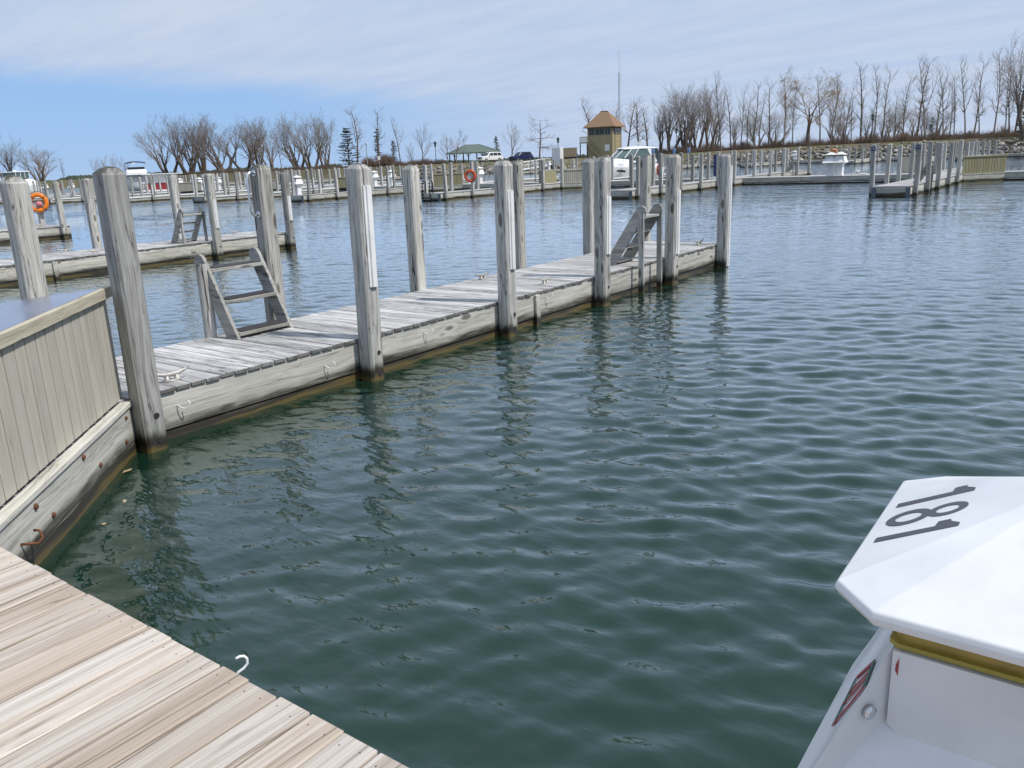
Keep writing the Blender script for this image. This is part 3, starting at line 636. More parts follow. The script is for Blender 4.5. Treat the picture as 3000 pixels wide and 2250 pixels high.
# emblem on the left shroud: a slanted diamond outline in green and red with bars
sp0 = Vector((-.2, 0, 1.022)); sp1 = Vector((-.345, 0, .69)); du = (sp1-sp0).normalized(); dn = Vector((-du.z*-1, 0, 0)); dn = Vector((-.332, 0, .145)).normalized()
def on_shroud(u, y): return sp0+du*u+Vector((0, y, 0))+dn*.0025
emb = [(.19, -.05), (.09, -.13), (.065, -.235), (.18, -.20)]
emb3 = [on_shroud(u, y) for u, y in emb]
for i in range(4): MB().bar(emb3[i], emb3[(i+1) % 4], .010, .0015, dn).ob('emblem_outline', M['green'] if i % 2 else M['red'], ped)
for q in (.35, .6): MB().bar(emb3[0].lerp(emb3[3], q), emb3[1].lerp(emb3[2], q), .007, .0015, dn).ob('emblem_bar', M['red'], ped)
MB().lathe([(.011, 0), (.011, .004), (.006, .007)], 12).ob('screw', M['steel'], ped, (-.2195, -.2346, .925), (R(90), 0, R(56.6)))
MB().add([(-.190, -.2130, 1.012), (-.1935, -.2130, 1.0), (-.194, -.2130, .99), (-.190, -.2130, .982)], [(3, 2, 1, 0)]).ob('red_mark', M['red'], ped)

# ------------------------------------------------------------------ the far docks
farpost = [post_mesh('mooring_post', .18, 2.2, -1.2, .016, 20+i, .03) for i in range(3)]
fstrip = MB().box((.092, -.045, .55), (.112, .045, 1.45)).mesh('rub_strip')
def far_post(x, y, label, group, top=1., striped=False, cap=None):
    p = ob('mooring_post', random.choice(farpost), M['postfar'], None, (x+random.uniform(-.04, .04), y+random.uniform(-.12, .12), 0), (R(random.uniform(-1.2, 1.2)), R(random.uniform(-1.2, 1.2)), 0), (1, 1, top*random.uniform(.97, 1.03)))
    tag(p, label, 'post', group)
    if striped: ob('rub_strip', fstrip, M['strip'], p)
    return p
def far_finger_proto(ln, wd):
    d = bpy.data.objects.new('finger_dock', None); col.objects.link(d)
    MB().box((-wd/2-.01, 0, ZD-.04), (wd/2+.01, ln, ZD)).ob('deck', M['deck'], d)
    for sx in (-1, 1):
        for k in range(3):
            MB().box((.015, -.02, .09), (ln/3-.015, .02, ZD-.042)).ob('fascia_board', M['fascia'], d, (sx*(wd/2-.02), k*ln/3, 0), (0, 0, R(90)))
        MB().box((0, -.02, -.25), (ln, .02, .08)).ob('lower_board', M['fascia'], d, (sx*(wd/2-.04), 0, 0), (0, 0, R(90)))
    for y in (.02, ln-.02): MB().box((-wd/2+.05, -.02, .02), (wd/2-.05, .02, ZD-.042)).ob('end_board', M['fascia'], d, (0, y, 0))
    for sx in (-1, 1): MB().box((-.09, -.02, -.3), (.09, .01, ZD-.045)).ob('corner_plate', M['endsteel'], d, (sx*(wd/2-.09), -.012, 0))
    return d
def place(proto, loc, rz, label, cat, group=None):
    o = copy_tree(proto); o.location = loc; o.rotation_euler = (0, 0, rz); return tag(o, label, cat, group)
FP0, FP1 = 53.8, 56.2
fproto = far_finger_proto(15.3, 1.55); bproto = far_finger_proto(15.0, 1.55); rproto = far_finger_proto(14.5, 1.5)
rail_me = MB().box((.775, .2, ZD-.07), (.835, 14.6, ZD+.05)).mesh('rub_rail')
FD = ['with the navy number plates', 'in line with the white cruiser', 'with the swim ladder', 'with a pedestal at its end', 'with rub rails before the shrubs', 'with rub rails before the houseboat']+['far along beyond the houseboat']*3
XS = [-7.4, -20.6, -33.7, -46.4, -58.2, -70.6, -83.4, -96.2, -109]
for i, xr in enumerate(XS):
    d = place(fproto, (xr-.775, 38.5, 0), 0, 'grey finger dock across the fairway, '+FD[i], 'dock', 'finger docks on the near side of the far pier')
    if i >= 4: ob('rub_rail', rail_me, M['whitep'], d)
    for k in range(6):
        y = 38.95+2.62*k+(1.4 if k == 5 and i == 0 else 0)
        for sx in (0, 1):
            far_post(xr+.1-sx*1.75, y, ('white stripped' if (sx == 0 and (k+i) % 2 == 0) else 'plain')+' grey post on the far finger '+FD[i], 'posts on the near side of the far pier', striped=(sx == 0 and (k+i) % 2 == 0))
    b = place(bproto, (xr-.775-(.8 if i < 3 else 0), FP1+15.02, 0), 0, 'grey finger dock behind the far pier, opposite the finger '+FD[i], 'dock', 'finger docks behind the far pier')
    b.scale = (1, -1, 1)
    if i >= 2: ob('rub_rail', rail_me, M['whitep'], b)
    for k in range(5):
        for sx in (0, 1):
            far_post(xr+.1-sx*1.75-(.8 if i < 3 else 0), FP1+1.6+3.1*k, ('white stripped' if (sx == 0 and k % 2 == 0) else 'plain')+' post behind the pier, opposite the finger '+FD[i], 'posts behind the far pier', striped=(sx == 0 and k % 2 == 0))
def pier(name, x0, x1, y0, y1, label, skip=()):
    d = empty(name, (x0, y0, 0), 0, label, 'dock'); n_ = int((x1-x0)/4.3); st = (x1-x0)/n_
    for i in range(n_):
        MB().box((.004, 0, ZD-.045), (st-.004, y1-y0, ZD-.002)).ob('deck', M['deck'], d, (i*st, 0, 0))
        MB().box((.01, -.02, .10), (st-.01, .02, ZD-.047)).ob('fascia_board', M['fascia'], d, (i*st, .03, 0))
        MB().box((0, -.02, -.2), (st, .02, .07)).ob('lower_board', M['darkwood'], d, (i*st, .10, 0))
    MB().box((0, -.03, .05), (x1-x0, .03, ZD-.047)).ob('back_board', M['fascia'], d, (0, y1-y0-.04, 0))
    return d
pier('far_pier', -118, 14, FP0, FP1, 'long straight grey pier across the fairway, with the pair of white pedestals')
# third row, in front of the stone bank
RXS = [-2, -15, -28, -41, -54, -67, -80]
for xr in RXS:
    place(rproto, (xr-.75, 110, 0), 0, 'pale finger dock in front of the stone bank', 'dock', 'finger docks in front of the stone bank')
    for k in range(4):
        for sx in (0, 1):
            if sx and k == 2: continue
            far_post(xr+.1-sx*1.7, 110.4+3.9*k, 'grey mooring post in front of the stone bank', 'posts in front of the stone bank')
pier('bank_pier', -90, 12, 124.5, 126.8, 'low pier running along the foot of the stone bank')
LXS = [-95, -108, -121, -134, -147]
for xr in LXS:
    place(rproto, (xr-.75, 88, 0), 0, 'far finger dock below the row of spreading bare trees', 'dock', 'finger docks below the spreading bare trees')
    for k in range(3):
        for sx in (0, 1): far_post(xr+.1-sx*1.7, 88.6+5.2*k, 'mooring post far off below the spreading bare trees', 'posts below the spreading bare trees')
pier('left_pier', -160, -88, 102.5, 104.7, 'far pier below the row of spreading bare trees')
for p in (fproto, bproto, rproto):
    for ch in list(p.children): bpy.data.objects.remove(ch)
    bpy.data.objects.remove(p)
# number plates on the end posts of the nearest far finger
for x, y, s_, wh in ((XS[0]-1.65, 38.85, '180', 'over the cleat'), (XS[0]+.1, 38.85, '217', 'beside the dark steps')):
    pl = empty('number_plate', (x, y-.10-.02, 2.02), 0, 'navy number plate '+s_+' high on the end post '+wh, 'sign')
    MB().box((-.1, -.008, -.08), (.1, .008, .08), None, .003).ob('plate', M['blue'], pl)
    ob('digits', text_mesh(s_, .11), M['whitep'], pl, (0, -.0095, 0), (R(90), 0, 0))
# pedestals, boxes, ladders, rings
pp = bpy.data.objects.new('power_pedestal', None); col.objects.link(pp); pedestal_parts(pp)
MB().lathe([(.045, 0), (.045, .01)], 10).ob('socket', M['black'], pp, (0, -.202, .80), (R(90), 0, 0))
def fped(x, y, sc=1.12, label='white power pedestal with a pyramid cap on the far docks', group='white power pedestals on the far docks'):
    o = place(pp, (x, y, ZD), R(random.uniform(-4, 4)), label, 'pedestal', group); o.scale = (sc, sc, sc)
for px in (2433, 2462): p = at_y(px, 480, 54.4); fped(p.x, 54.4, 1.15, 'white power pedestal, one of the pair standing together on the long far pier', 'pair of white pedestals')
for px in (1866, 1888, 1404, 1145, 1095, 634, 738): p = at_y(px, 500, 55.6); fped(p.x, 55.6)
p = at_y(870, 530, 39.6); fped(p.x, 39.6, 1.1, 'white power pedestal at the outer end of a finger, over a dark end plate', None)
for px in (205, 92, 128, 583, 525): p = at_y(px, 520, 55.4); fped(p.x, 55.4)
for px, py in ((2329, 450), (2765, 430), (1608, 500)): p = at_y(px, py, 125.2); fped(p.x, 125.2, 1.2)
for ch in list(pp.children): bpy.data.objects.remove(ch)
bpy.data.objects.remove(pp)
KB = M['khaki']
corner_platform((XS[2], FP0, 0), R(-90), 1.8, 'bolted corner platform under the grey beige slatted box on the far pier')
corner_box((XS[2]-.04, FP0+.04, 0), R(-90), 1.86, M['slat'], 'grey beige slatted dock box on the far pier, in line with the brown roofed tower', None, .95, 17)
corner_platform((XS[0], FP0, 0), R(-90), 1.8, 'bolted corner platform under the khaki box where the pier leaves the picture')
corner_box((XS[0]-.04, FP0+.04, 0), R(-90), 1.86, KB, 'khaki dock box on the corner of the finger with the number plates', None, .95, 15)
corner_platform((XS[3], FP0, 0), R(-90), 1.8, 'corner platform under the khaki box behind the red life ring')
corner_box((XS[3]-.04, FP0+.04, 0), R(-90), 1.86, KB, 'khaki dock box behind the red life ring on the far pier', None, .95, 15)
corner_box((XS[4]-.04, FP0+.04, 0), R(-90), 1.86, KB, 'khaki dock box half hidden by the stripped post, left along the far pier', None, .95, 15)
corner_box((XS[2]-1.55, FP0+.04, 0), R(180), 1.7, KB, 'narrow khaki dock box beside the grey beige box on the far pier', None, .92, 13)
corner_box((XS[0]-2.4, FP1-.04, 0), R(90), 1.8, M['slat'], 'tan dock box behind the far pier near the number plates', None, .95, 15)
corner_box((XS[0]+7.3, 124.5, 0), R(-90), 2.4, KB, 'khaki dock box far off at the foot of the stone bank', None, 1.1, 15)
corner_box((XS[5]-.04, FP0+.04, 0), R(-90), 1.86, M['slat'], 'beige dock box far along the pier beside the houseboat', None, .95, 15)
corner_box((XS[6]-.04, FP0+.04, 0), R(-90), 1.86, M['slat'], 'beige dock box far along the pier under the cabin boat', None, .95, 15)
steps((XS[0]-.45, 42.0, ZD), 0, 'dark boarding steps on the finger with the number plates', .6, .55, .85, 4, True, False)
steps((XS[1]-1.25, 66.5, ZD), 0, 'pale boarding steps on the finger behind the pair of pedestals', .6, .55, .85, 4, True, False)
steps((XS[2]-.4, 44.6, ZD), 0, 'dark boarding steps beside the red life ring finger', .6, .5, .85, 3, True, False)
lad = empty('swim_ladder', (XS[2]-1.1, 38.44, 0), 0, 'black swim ladder on the end of the finger with the red life ring', 'ladder')
for sx in (-.3, .3): MB().tube([(sx, 0, -.5), (sx, 0, 1.1), (sx, .12, 1.2), (sx, .3, 1.1), (sx, .3, ZD)], .035, 8).ob('rail', M['black'], lad, smooth=True)
for z in (-.1, .08, .26): MB().box((-.3, -.04, -.015), (.3, .04, .015)).ob('rung', M['galv'], lad, (0, 0, z))
p = at_y(1310, 540, 41.5); life_ring((XS[2]+.05, 41.4, 1.35), (.35, -.9, 0), M['orangered'], 'red orange life ring on the finger with the swim ladder', .31, .09, False, False)
for px, py, Y, mt, lb in ((1295, 492, 124, 'orangered', 'small orange life ring before the stone bank, under the green roof'), (2443, 447, 122, 'orange', 'small orange life ring before the stone bank, above the pair of pedestals'), (180, 548, 58, 'orangered', 'orange red life ring among the far posts above the bright orange one'), (207, 540, 62, 'orangered', 'orange red life ring beside a far pedestal cap, above the bright orange one')):
    p = at_y(px, py, Y); life_ring(p, (.3, -.9, 0), M[mt], lb, .36, .1, False, False)
p = at_y(1352, 500, 122); ex = MB().box((-.25, -.2, -.6), (.25, .2, .6), None, .05).ob('rescue_cabinet', M['orangered'], None, p); tag(ex, 'narrow orange cabinet at the foot of the stone bank', 'cabinet')
p = at_y(1987, 489, 57.5); bb = MB().lathe([(.18, -.75), (.21, -.7), (.21, .7), (.18, .75)], 14).ob('dock_fender', M['blue'], None, p, smooth=False); tag(bb, 'dark blue upright fender hung on a post behind the outermost post', 'fender')
p = at_y(2099, 484, 57.5); bb = MB().lathe([(.18, -.75), (.21, -.7), (.21, .7), (.18, .75)], 14).ob('dock_fender', M['blue'], None, p, smooth=False); tag(bb, 'dark blue upright fender left of the white stripped outermost post', 'fender')
for px, py, Y in ((1913, 444, 58), (1975, 443, 60), (2018, 441, 62)):
    p = at_y(px, py, Y); o = MB().lathe([(.10, -.2), (.12, .0), (.12, .16), (.08, .2)], 10).ob('post_cap', M['bluecap'], None, p); tag(o, 'pale blue cap on top of a post beside the white cruiser', 'cap', 'pale blue post caps')
hs = at_y(2507, 505, 54.8); o = MB().tube([(-.7, 0, ZD+.03), (-.3, .1, ZD+.03), (-.1, .0, ZD+.1), (.05, -.1, ZD+.28), (.2, 0, ZD+.22), (.15, .1, ZD+.06), (.7, 0, ZD+.03)], .045, 8).ob('hose', M['whitep'], None, (hs.x, 54.8, 0), smooth=True); tag(o, 'coiled white hose lying on the far pier right of the pedestals', 'hose')

# ------------------------------------------------------------------ boats
def loft(secs, close=True):
    v = [p for s_ in secs for p in s_]; k = len(secs[0]); f = []
    for i in range(len(secs)-1):
        for j in range(k-1): f.append((i*k+j, (i+1)*k+j, (i+1)*k+j+1, i*k+j+1))
    f.append(tuple(range(k))); return v, f
def hull_secs(Ln, B, zs, zb, stem=.8):
    S = []
    for i in range(13):
        t = i/12; x = Ln*t; hb = B/2*(1-max(0, (t-.45)/.55)**2.4); z = zs+(zb-zs)*t**1.6; xk = min(x, Ln-stem*(t**3)); ck = hb*.86*(1-.25*t); zk = .05+.55*max(0, (t-.5)/.5)**2
        half = [(x, hb, z), (xk*.4+x*.6, hb*.97, z*.62+.1), (xk, ck, zk+.05), (xk, 0, -.45+.55*max(0, (t-.6)/.4)**2)]
        S.append(half+[(a, -b, c) for a, b, c in half[::-1][1:]])
    return S
def facing(px, D, z=None, rz=0.):
    p = pol(px, D); a = math.atan2(p.x, p.y); p.z = ztop(px) if z is None else z; return p, -a+rz
cr = empty('motor_cruiser', (0, 0, 0), 0, 'white motor cruiser with raked windscreen and hardtop moored in front of the tower', 'boat')
bowp = at_y(1768, 480, 61); cr.scale = (.80,)*3; cr.location = (bowp.x+.35, 61+8.3, 0); cr.rotation_euler = (0, 0, R(-106))
v, f = loft(hull_secs(10.2, 3.5, 1.35, 1.8)); ob('hull', mesh('hull', v, f, True), M['hull'], cr)
v, f = loft([[(a, b*1.012, c) for a, b, c in ((x, hb, .55), (x, hb*.98, .15), (x, -hb*.98, .15), (x, -hb, .55))] for x, hb in ((.0, 1.68), (3, 1.70), (6, 1.62))]); ob('boot_stripe', mesh('boot_stripe', v, f), M['hullgrey'], cr)
def ell(x, hb, z0, z1, k=8): return [(x, hb*math.cos(math.pi*j/k)*(1 if 0 < j < k else 1), z0+(z1-z0)*math.sin(math.pi*j/k)**.6) for j in range(k+1)]
v, f = loft([ell(9.9, .12, 1.75, 1.85), ell(8.6, .85, 1.65, 2.05), ell(7.2, 1.35, 1.55, 2.35), ell(5.9, 1.5, 1.5, 2.6), ell(4.9, 1.55, 1.45, 2.66), ell(.6, 1.55, 1.3, 2.0), ell(.05, 1.5, 1.3, 1.6)]); ob('deckhouse', mesh('deckhouse', v, f, True), M['hull'], cr)
# windscreen frame + panes
zb_, zt_ = 2.55, 3.42
base = [(4.6, -1.45), (5.7, -1.15), (6.35, -.40), (6.35, .40), (5.7, 1.15), (4.6, 1.45)]; topw = [(3.7, -1.3), (4.5, -1.05), (5.0, -.36), (5.0, .36), (4.5, 1.05), (3.7, 1.3)]
for i in range(5):
    a, b_, c, d_ = Vector((*base[i], zb_)), Vector((*base[i+1], zb_)), Vector((*topw[i+1], zt_)), Vector((*topw[i], zt_))
    MB().add([a, b_, c, d_], [(0, 1, 2, 3)]).ob('windscreen_pane', M['bglass'], cr)
for i in range(6): MB().bar((*base[i], zb_-.03), (*topw[i], zt_+.03), .09, .07, (1, 0, 0)).ob('windscreen_post', M['hull'], cr)
for s_ in (-1, 1):
    MB().add([(1.9, s_*1.48, 2.2), (4.5, s_*1.46, 2.45), (3.6, s_*1.32, 3.4), (2.4, s_*1.36, 3.4)], [(0, 1, 2, 3)]).ob('side_window', M['bglass'], cr)
    MB().bar((1.2, s_*1.5, 1.9), (2.2, s_*1.36, 3.5), .5, .07, (0, 1, 0)).ob('arch_leg', M['hull'], cr)
    MB().add([(.4, s_*1.5, 1.9), (1.2, s_*1.5, 1.9), (1.9, s_*1.36, 3.4), (.7, s_*1.36, 3.4)], [(0, 1, 2, 3)]).ob('canvas_panel', M['glass'], cr)
    MB().add([(6.1, s_*1.72, 1.0), (7.4, s_*1.55, 1.15), (7.2, s_*1.6, 1.32), (6.2, s_*1.74, 1.22)], [(0, 1, 2, 3)]).ob('portlight', M['glass'], cr)
v, f = loft([ell(.5, 1.3, 3.42, 3.52), ell(1.5, 1.42, 3.44, 3.66), ell(3.4, 1.42, 3.44, 3.72), ell(4.8, 1.0, 3.42, 3.6), ell(5.2, .6, 3.40, 3.48)]); ob('hardtop', mesh('hardtop', v, f, True), M['hull'], cr)
rd_ = MB(); rd_.lathe([(.14, 0), (.12, .22), (.34, .24), (.34, .42), (.26, .46)], 14); rd_.ob('radar', M['hull'], cr, (2.4, 0, 3.68), smooth=False)
MB().box((-.25, -.75, 0), (.25, .75, .05)).ob('radar_arm', M['hull'], cr, (2.4, 0, 4.16))
MB().add([(7.0, -.45, 2.37), (8.1, -.35, 2.12), (8.1, .35, 2.12), (7.0, .45, 2.37)], [(0, 1, 2, 3)]).ob('hatch', M['bglass'], cr, (0, 0, .03))
MB().tube([(10.0, 0, 2.45), (9.3, .6, 2.4), (8, 1.2, 2.3), (6.2, 1.65, 2.2)], .02, 6).ob('bow_rail', M['steel'], cr); MB().tube([(10.0, 0, 2.45), (9.3, -.6, 2.4), (8, -1.2, 2.3), (6.2, -1.65, 2.2)], .02, 6).ob('bow_rail', M['steel'], cr)
for x, hb in ((9.3, .6), (8, 1.2), (6.4, 1.6)):
    for s_ in (-1, 1): MB().tube([(x, s_*hb, 1.6), (x, s_*hb, 2.4)], .016, 5).ob('stanchion', M['steel'], cr)
fd_ = MB().lathe([(.05, .5), (.2, .35), (.24, 0), (.2, -.35), (.05, -.5)], 12).ob('boat_fender', M['orangered'], None, (cr.location.x+1.85, cr.location.y-2.5, .9), smooth=True); tag(fd_, 'faded red fender hanging on the side of the white cruiser', 'fender')
# flybridge boat with blue bimini
fb_ = empty('flybridge_boat', at_d(402, 520, 122), 0, 'white flybridge boat with a navy blue bimini top behind the far posts', 'boat'); fb_.location.z = 0; fb_.rotation_euler = (0, 0, R(150))
v, f = loft(hull_secs(10.5, 3.6, 1.5, 2.1)); ob('hull', mesh('hull', v, f, True), M['hull'], fb_)
MB().box((1, -1.5, 1.4), (7, 1.5, 2.35), None, .1).ob('deckhouse', M['hull'], fb_)
for s_ in (-1, 1): MB().box((1.6, s_*1.505-.01, 1.75), (6.3, s_*1.505+.01, 2.25)).ob('side_window', M['glass'], fb_)
MB().box((6.98, -1.3, 1.75), (7.02, 1.3, 2.25)).ob('front_window', M['glass'], fb_)
MB().box((.2, -1.65, 2.4), (7.6, 1.65, 2.55), None, .05).ob('flybridge_deck', M['hull'], fb_)
MB().box((2.5, -1.3, 2.55), (6.6, 1.3, 3.15), None, .15).ob('flybridge', M['hull'], fb_)
MB().box((6.3, -1.1, 3.1), (6.45, 1.1, 3.5)).ob('screen', M['glass'], fb_)
v, f = loft([[(x, y*1.3, 4.25-.18*abs(y)**2-.10*((x-4)/1.6)**2) for y in (-1, -.5, 0, .5, 1)] for x in (2.4, 3.2, 4, 4.8, 5.6)]); o = ob('bimini', mesh('bimini', v, f[:-1]), M['navy'], fb_); md = o.modifiers.new('t', 'SOLIDIFY'); md.thickness = .04
for x in (2.6, 5.4):
    for s_ in (-1, 1): MB().tube([(4, s_*1.28, 3.1), (x, s_*1.28, 4.0)], .025, 6).ob('bimini_pole', M['steel'], fb_)
MB().lathe([(.3, 0), (.3, .2), (.2, .26)], 10).ob('radar', M['hull'], fb_, (6.4, .4, 3.9))
# houseboat: white upper, red lower, black slatted railing
hb = empty('houseboat', at_d(478, 520, 118), 0, 'white and red houseboat with a railed deck behind the far posts', 'boat'); hb.location.z = 0; hb.rotation_euler = (0, 0, R(-48))
MB().box((-4, -1.6, -.2), (4, 1.6, .5), None, .1).ob('hull', M['whitep'], hb); MB().box((-1.9, -1.3, .5), (3, 1.3, 1.35), None, .03).ob('lower_cabin', M['red'], hb); MB().box((-1.9, -1.32, 1.35), (3, 1.32, 2.35), None, .03).ob('upper_cabin', M['whitep'], hb); MB().box((-3.3, -1.6, 2.35), (3.4, 1.6, 2.47), None, .03).ob('roof', M['whitep'], hb)
for k in range(3): MB().box((-1.3+k*1.4, -1.345, 1.6), (-.6+k*1.4, -1.33, 2.05)).ob('window', M['bglass'], hb)
MB().box((-4, -1.6, 1.22), (4, -1.54, 1.28)).ob('rail', M['lamp'], hb)
for k in range(24): MB().box((-.03, -.015, .5), (.03, .015, 1.22)).ob('baluster', M['whitep' if k % 2 else 'lamp'], hb, (-3.9+k*.34, -1.57, 0))
# cabin boat on the left
lb_ = empty('cabin_boat', at_d(92, 530, 132), 0, 'white cabin boat with an enclosed bridge, behind the posts left of the bright orange ring', 'boat'); lb_.location.z = 0; lb_.rotation_euler = (0, 0, R(-65)); lb_.scale = (.74, .74, .86)
v, f = loft(hull_secs(10, 3.9, 1.8, 2.4)); ob('hull', mesh('hull', v, f, True), M['hull'], lb_)
v, f = loft([ell(8, .6, 2.0, 2.3), ell(6.4, 1.5, 1.9, 3.1), ell(2, 1.75, 1.9, 3.2), ell(.6, 1.7, 1.9, 2.9)]); ob('deckhouse', mesh('deckhouse', v, f, True), M['hull'], lb_)
MB().box((1.9, -1.35, 3.05), (5.0, 1.35, 3.95)).ob('bridge_glass', M['bglass'], lb_); MB().box((1.6, -1.5, 3.95), (5.3, 1.5, 4.1), None, .05).ob('bridge_roof', M['hull'], lb_)
for x in (1.9, 2.9, 3.9, 5.0):
    for s_ in (-1, 1): MB().box((-.06, -.03, 3.05), (.06, .03, 3.97)).ob('bridge_post', M['hull'], lb_, (x, s_*1.37, 0))
for x, h in ((2.4, 1.2), (3.2, .7), (2.8, 1.6)): MB().tube([(x, .4*(x-2.8), 4.1), (x, .4*(x-2.8), 4.1+h)], .025, 6).ob('antenna', M['hull'], lb_)
MB().lathe([(.3, 0), (.3, .18)], 10).ob('radar', M['hull'], lb_, (3.6, 0, 4.12))

# ------------------------------------------------------------------ stone bank
def rock_mesh(seed):
    rd = random.Random(seed); g_ = (1+5**.5)/2
    v = [Vector(p).normalized() for p in ((-1, g_, 0), (1, g_, 0), (-1, -g_, 0), (1, -g_, 0), (0, -1, g_), (0, 1, g_), (0, -1, -g_), (0, 1, -g_), (g_, 0, -1), (g_, 0, 1), (-g_, 0, -1), (-g_, 0, 1))]
    sx, sy, sz = rd.uniform(.8, 1.3), rd.uniform(.7, 1.), rd.uniform(.5, .8)
    v = [Vector((p.x*sx, p.y*sy, p.z*sz))*rd.uniform(.75, 1.2) for p in v]
    f = [(0, 11, 5), (0, 5, 1), (0, 1, 7), (0, 7, 10), (0, 10, 11), (1, 5, 9), (5, 11, 4), (11, 10, 2), (10, 7, 6), (7, 1, 8), (3, 9, 4), (3, 4, 2), (3, 2, 6), (3, 6, 8), (3, 8, 9), (4, 9, 5), (2, 4, 11), (6, 2, 10), (8, 6, 7), (9, 8, 1)]
    return v, f
rocks = [rock_mesh(i) for i in range(8)]; rock_me = [mesh('rock', *r) for r in rocks]
bank = empty('stone_bank', pol(2300, 152), 0, 'bank of heaped pale limestone boulders along the shore below the trees', 'riprap'); bl = bank.location
cand = []
px = 3150.
while px > 1150:
    for r_ in range(9):
        q = .1+r_*.47+random.uniform(-.25, .25); p = pol(px+random.uniform(-5, 5), shore(max(-300, min(3400, px)))+q); z = -.12+(q/4.2)*(ztop(px)-.12)
        cand.append((px, p.x, p.y, z+random.uniform(-.1, .12), random.uniform(.24, .55)*(1.12 if 1 < r_ < 7 else .75)))
    px -= random.uniform(8.5, 12)
random.shuffle(cand); big = sorted(cand, key=lambda c: -c[4]); big_set = [c for c in big if 1560 < c[0] < 3010][:290]; ids = set(id(c) for c in big_set)
for c in big_set:
    ob('rock', random.choice(rock_me), M['rock'], bank, (c[1]-bl.x, c[2]-bl.y, c[3]-bl.z), (random.uniform(-.4, .4), random.uniform(-.4, .4), random.uniform(0, 6.3)), (c[4],)*3)
fill = MB()
for c in cand:
    if id(c) in ids: continue
    v, f = random.choice(rocks); a = random.uniform(0, 6.3); ca, sa = math.cos(a)*c[4], math.sin(a)*c[4]
    fill.add([(c[1]-bl.x+p.x*ca-p.y*sa, c[2]-bl.y+p.x*sa+p.y*ca, c[3]-bl.z+p.z*c[4]) for p in v], f)
tag(fill.ob('rock_fill', M['rock'], bank), kind='stuff')

# ------------------------------------------------------------------ tower and its mast
p, rz = facing(1772, 176, None, R(-21)); W_ = 5.2
tw = empty('lookout_tower', p, rz, 'khaki boarded lookout tower with a brown hipped roof and an outside stair', 'building')
MB().box((-W_/2, -W_/2, -.3), (W_/2, W_/2, 5.95)).ob('wall', M['siding'], tw)
for sx, sy, L_, rot in ((0, -1, W_, 0), (1, 0, W_, 90), (0, 1, W_, 180), (-1, 0, W_, 270)):
    for k in range(22):
        MB().box((-L_/2-.012, -.025, 0), (L_/2+.012, 0, .235)).ob('siding_board', M['siding'], tw, (sx*W_/2, sy*W_/2, .05+k*.262), (R(-2), 0, R(rot))) if k < 16 else None
h_ = W_/2
for sx in (-1, 1):
    for sy in (-1, 1): MB().box((-.09, -.09, -.2), (.09, .09, 5.9)).ob('corner_board', M['khakitrim'], tw, (sx*h_, sy*h_, 0))
def win(par, x, z, wd, ht, side=0, off=h_, mull=1):
    w_ = MB().box((-wd/2-.07, -.05, -ht/2-.07), (wd/2+.07, -.0, ht/2+.07)).ob('window', M['khakitrim'], par, (x, -off-.005, z) if side == 0 else (off+.005, x, z), (0, 0, 0 if side == 0 else R(90)))
    MB().box((-wd/2, -.06, -ht/2), (wd/2, -.051, ht/2)).ob('pane', M['glass'], w_)
    for k in range(mull): MB().box((-.03, -.07, -ht/2), (.03, -.061, ht/2)).ob('mullion', M['khakitrim'], w_, (wd*((k+1)/(mull+1)-.5), 0, 0))
for x, wd in ((-1.75, 1.1), (-.05, 1.85), (1.65, 1.15)): win(tw, x, 5.0, wd, 1.15)
for x, wd in ((-1.0, 1.7), (1.2, 1.7)): win(tw, x, 5.0, wd, 1.15, 1)
MB().box((-.5, -.04, 0), (.5, 0, 1.25)).ob('notice_board', M['whitep'], tw, (1.55, -h_-.03, 1.2))
e = h_+.75; rr = .75
rf = MB().add([(-e, -e, 5.95), (e, -e, 5.95), (e, e, 5.95), (-e, e, 5.95), (-rr, 0, 9.0), (rr, 0, 9.0), (-e, -e, 5.8), (e, -e, 5.8), (e, e, 5.8), (-e, e, 5.8)], [(0, 1, 5, 4), (1, 2, 5), (2, 3, 4, 5), (3, 0, 4), (6, 7, 1, 0), (7, 8, 2, 1), (8, 9, 3, 2), (9, 6, 0, 3), (9, 8, 7, 6)]).ob('roof', M['shingle'], tw)
MB().box((-rr-.1, -.1, 8.95), (rr+.1, .1, 9.08)).ob('ridge_cap', M['shingle'], rf)
MB().tube([(h_+.12, -1.2, 0), (h_+.12, -1.2, 6.0)], .05, 6).ob('downpipe', M['barkpale'], tw)
st = MB().box((-1.9, -1.0, 2.9), (0, 1.0, 3.1)).ob('landing', M['khakitrim'], tw, (-h_, -h_+1.0, 0))
for k in range(10): MB().box((-.04, -.03, 3.1), (.04, .03, 4.1)).ob('baluster', M['khakitrim'], tw, (-h_-1.85+k*.2, -h_+.03, 0))
MB().box((-1.9, -.04, 4.1), (0, .04, 4.2)).ob('handrail', M['khakitrim'], tw, (-h_, -h_+.03, 0))
for x in (-1.8, -.3): MB().box((-.08, -.08, -.2), (.08, .08, 2.9)).ob('landing_post', M['darkwood'], tw, (-h_+x, -h_+.15, 0))
for s_ in (0, .9):
    MB().bar((-h_, -h_-.1-s_, 3.0), (.2, -h_-.1-s_, .1), .08, .28).ob('stair_stringer', M['khakitrim'], tw); MB().bar((-h_, -h_-.1-s_, 4.0), (.2, -h_-.1-s_, 1.0), .06, .08).ob('stair_handrail', M['khakitrim'], tw)
for k in range(9): MB().box((-.03, -.03, 0), (.03, .03, 1.0)).ob('baluster', M['khakitrim'], tw, (-h_+k*.33, -h_-1.0, 2.95-k*.345))
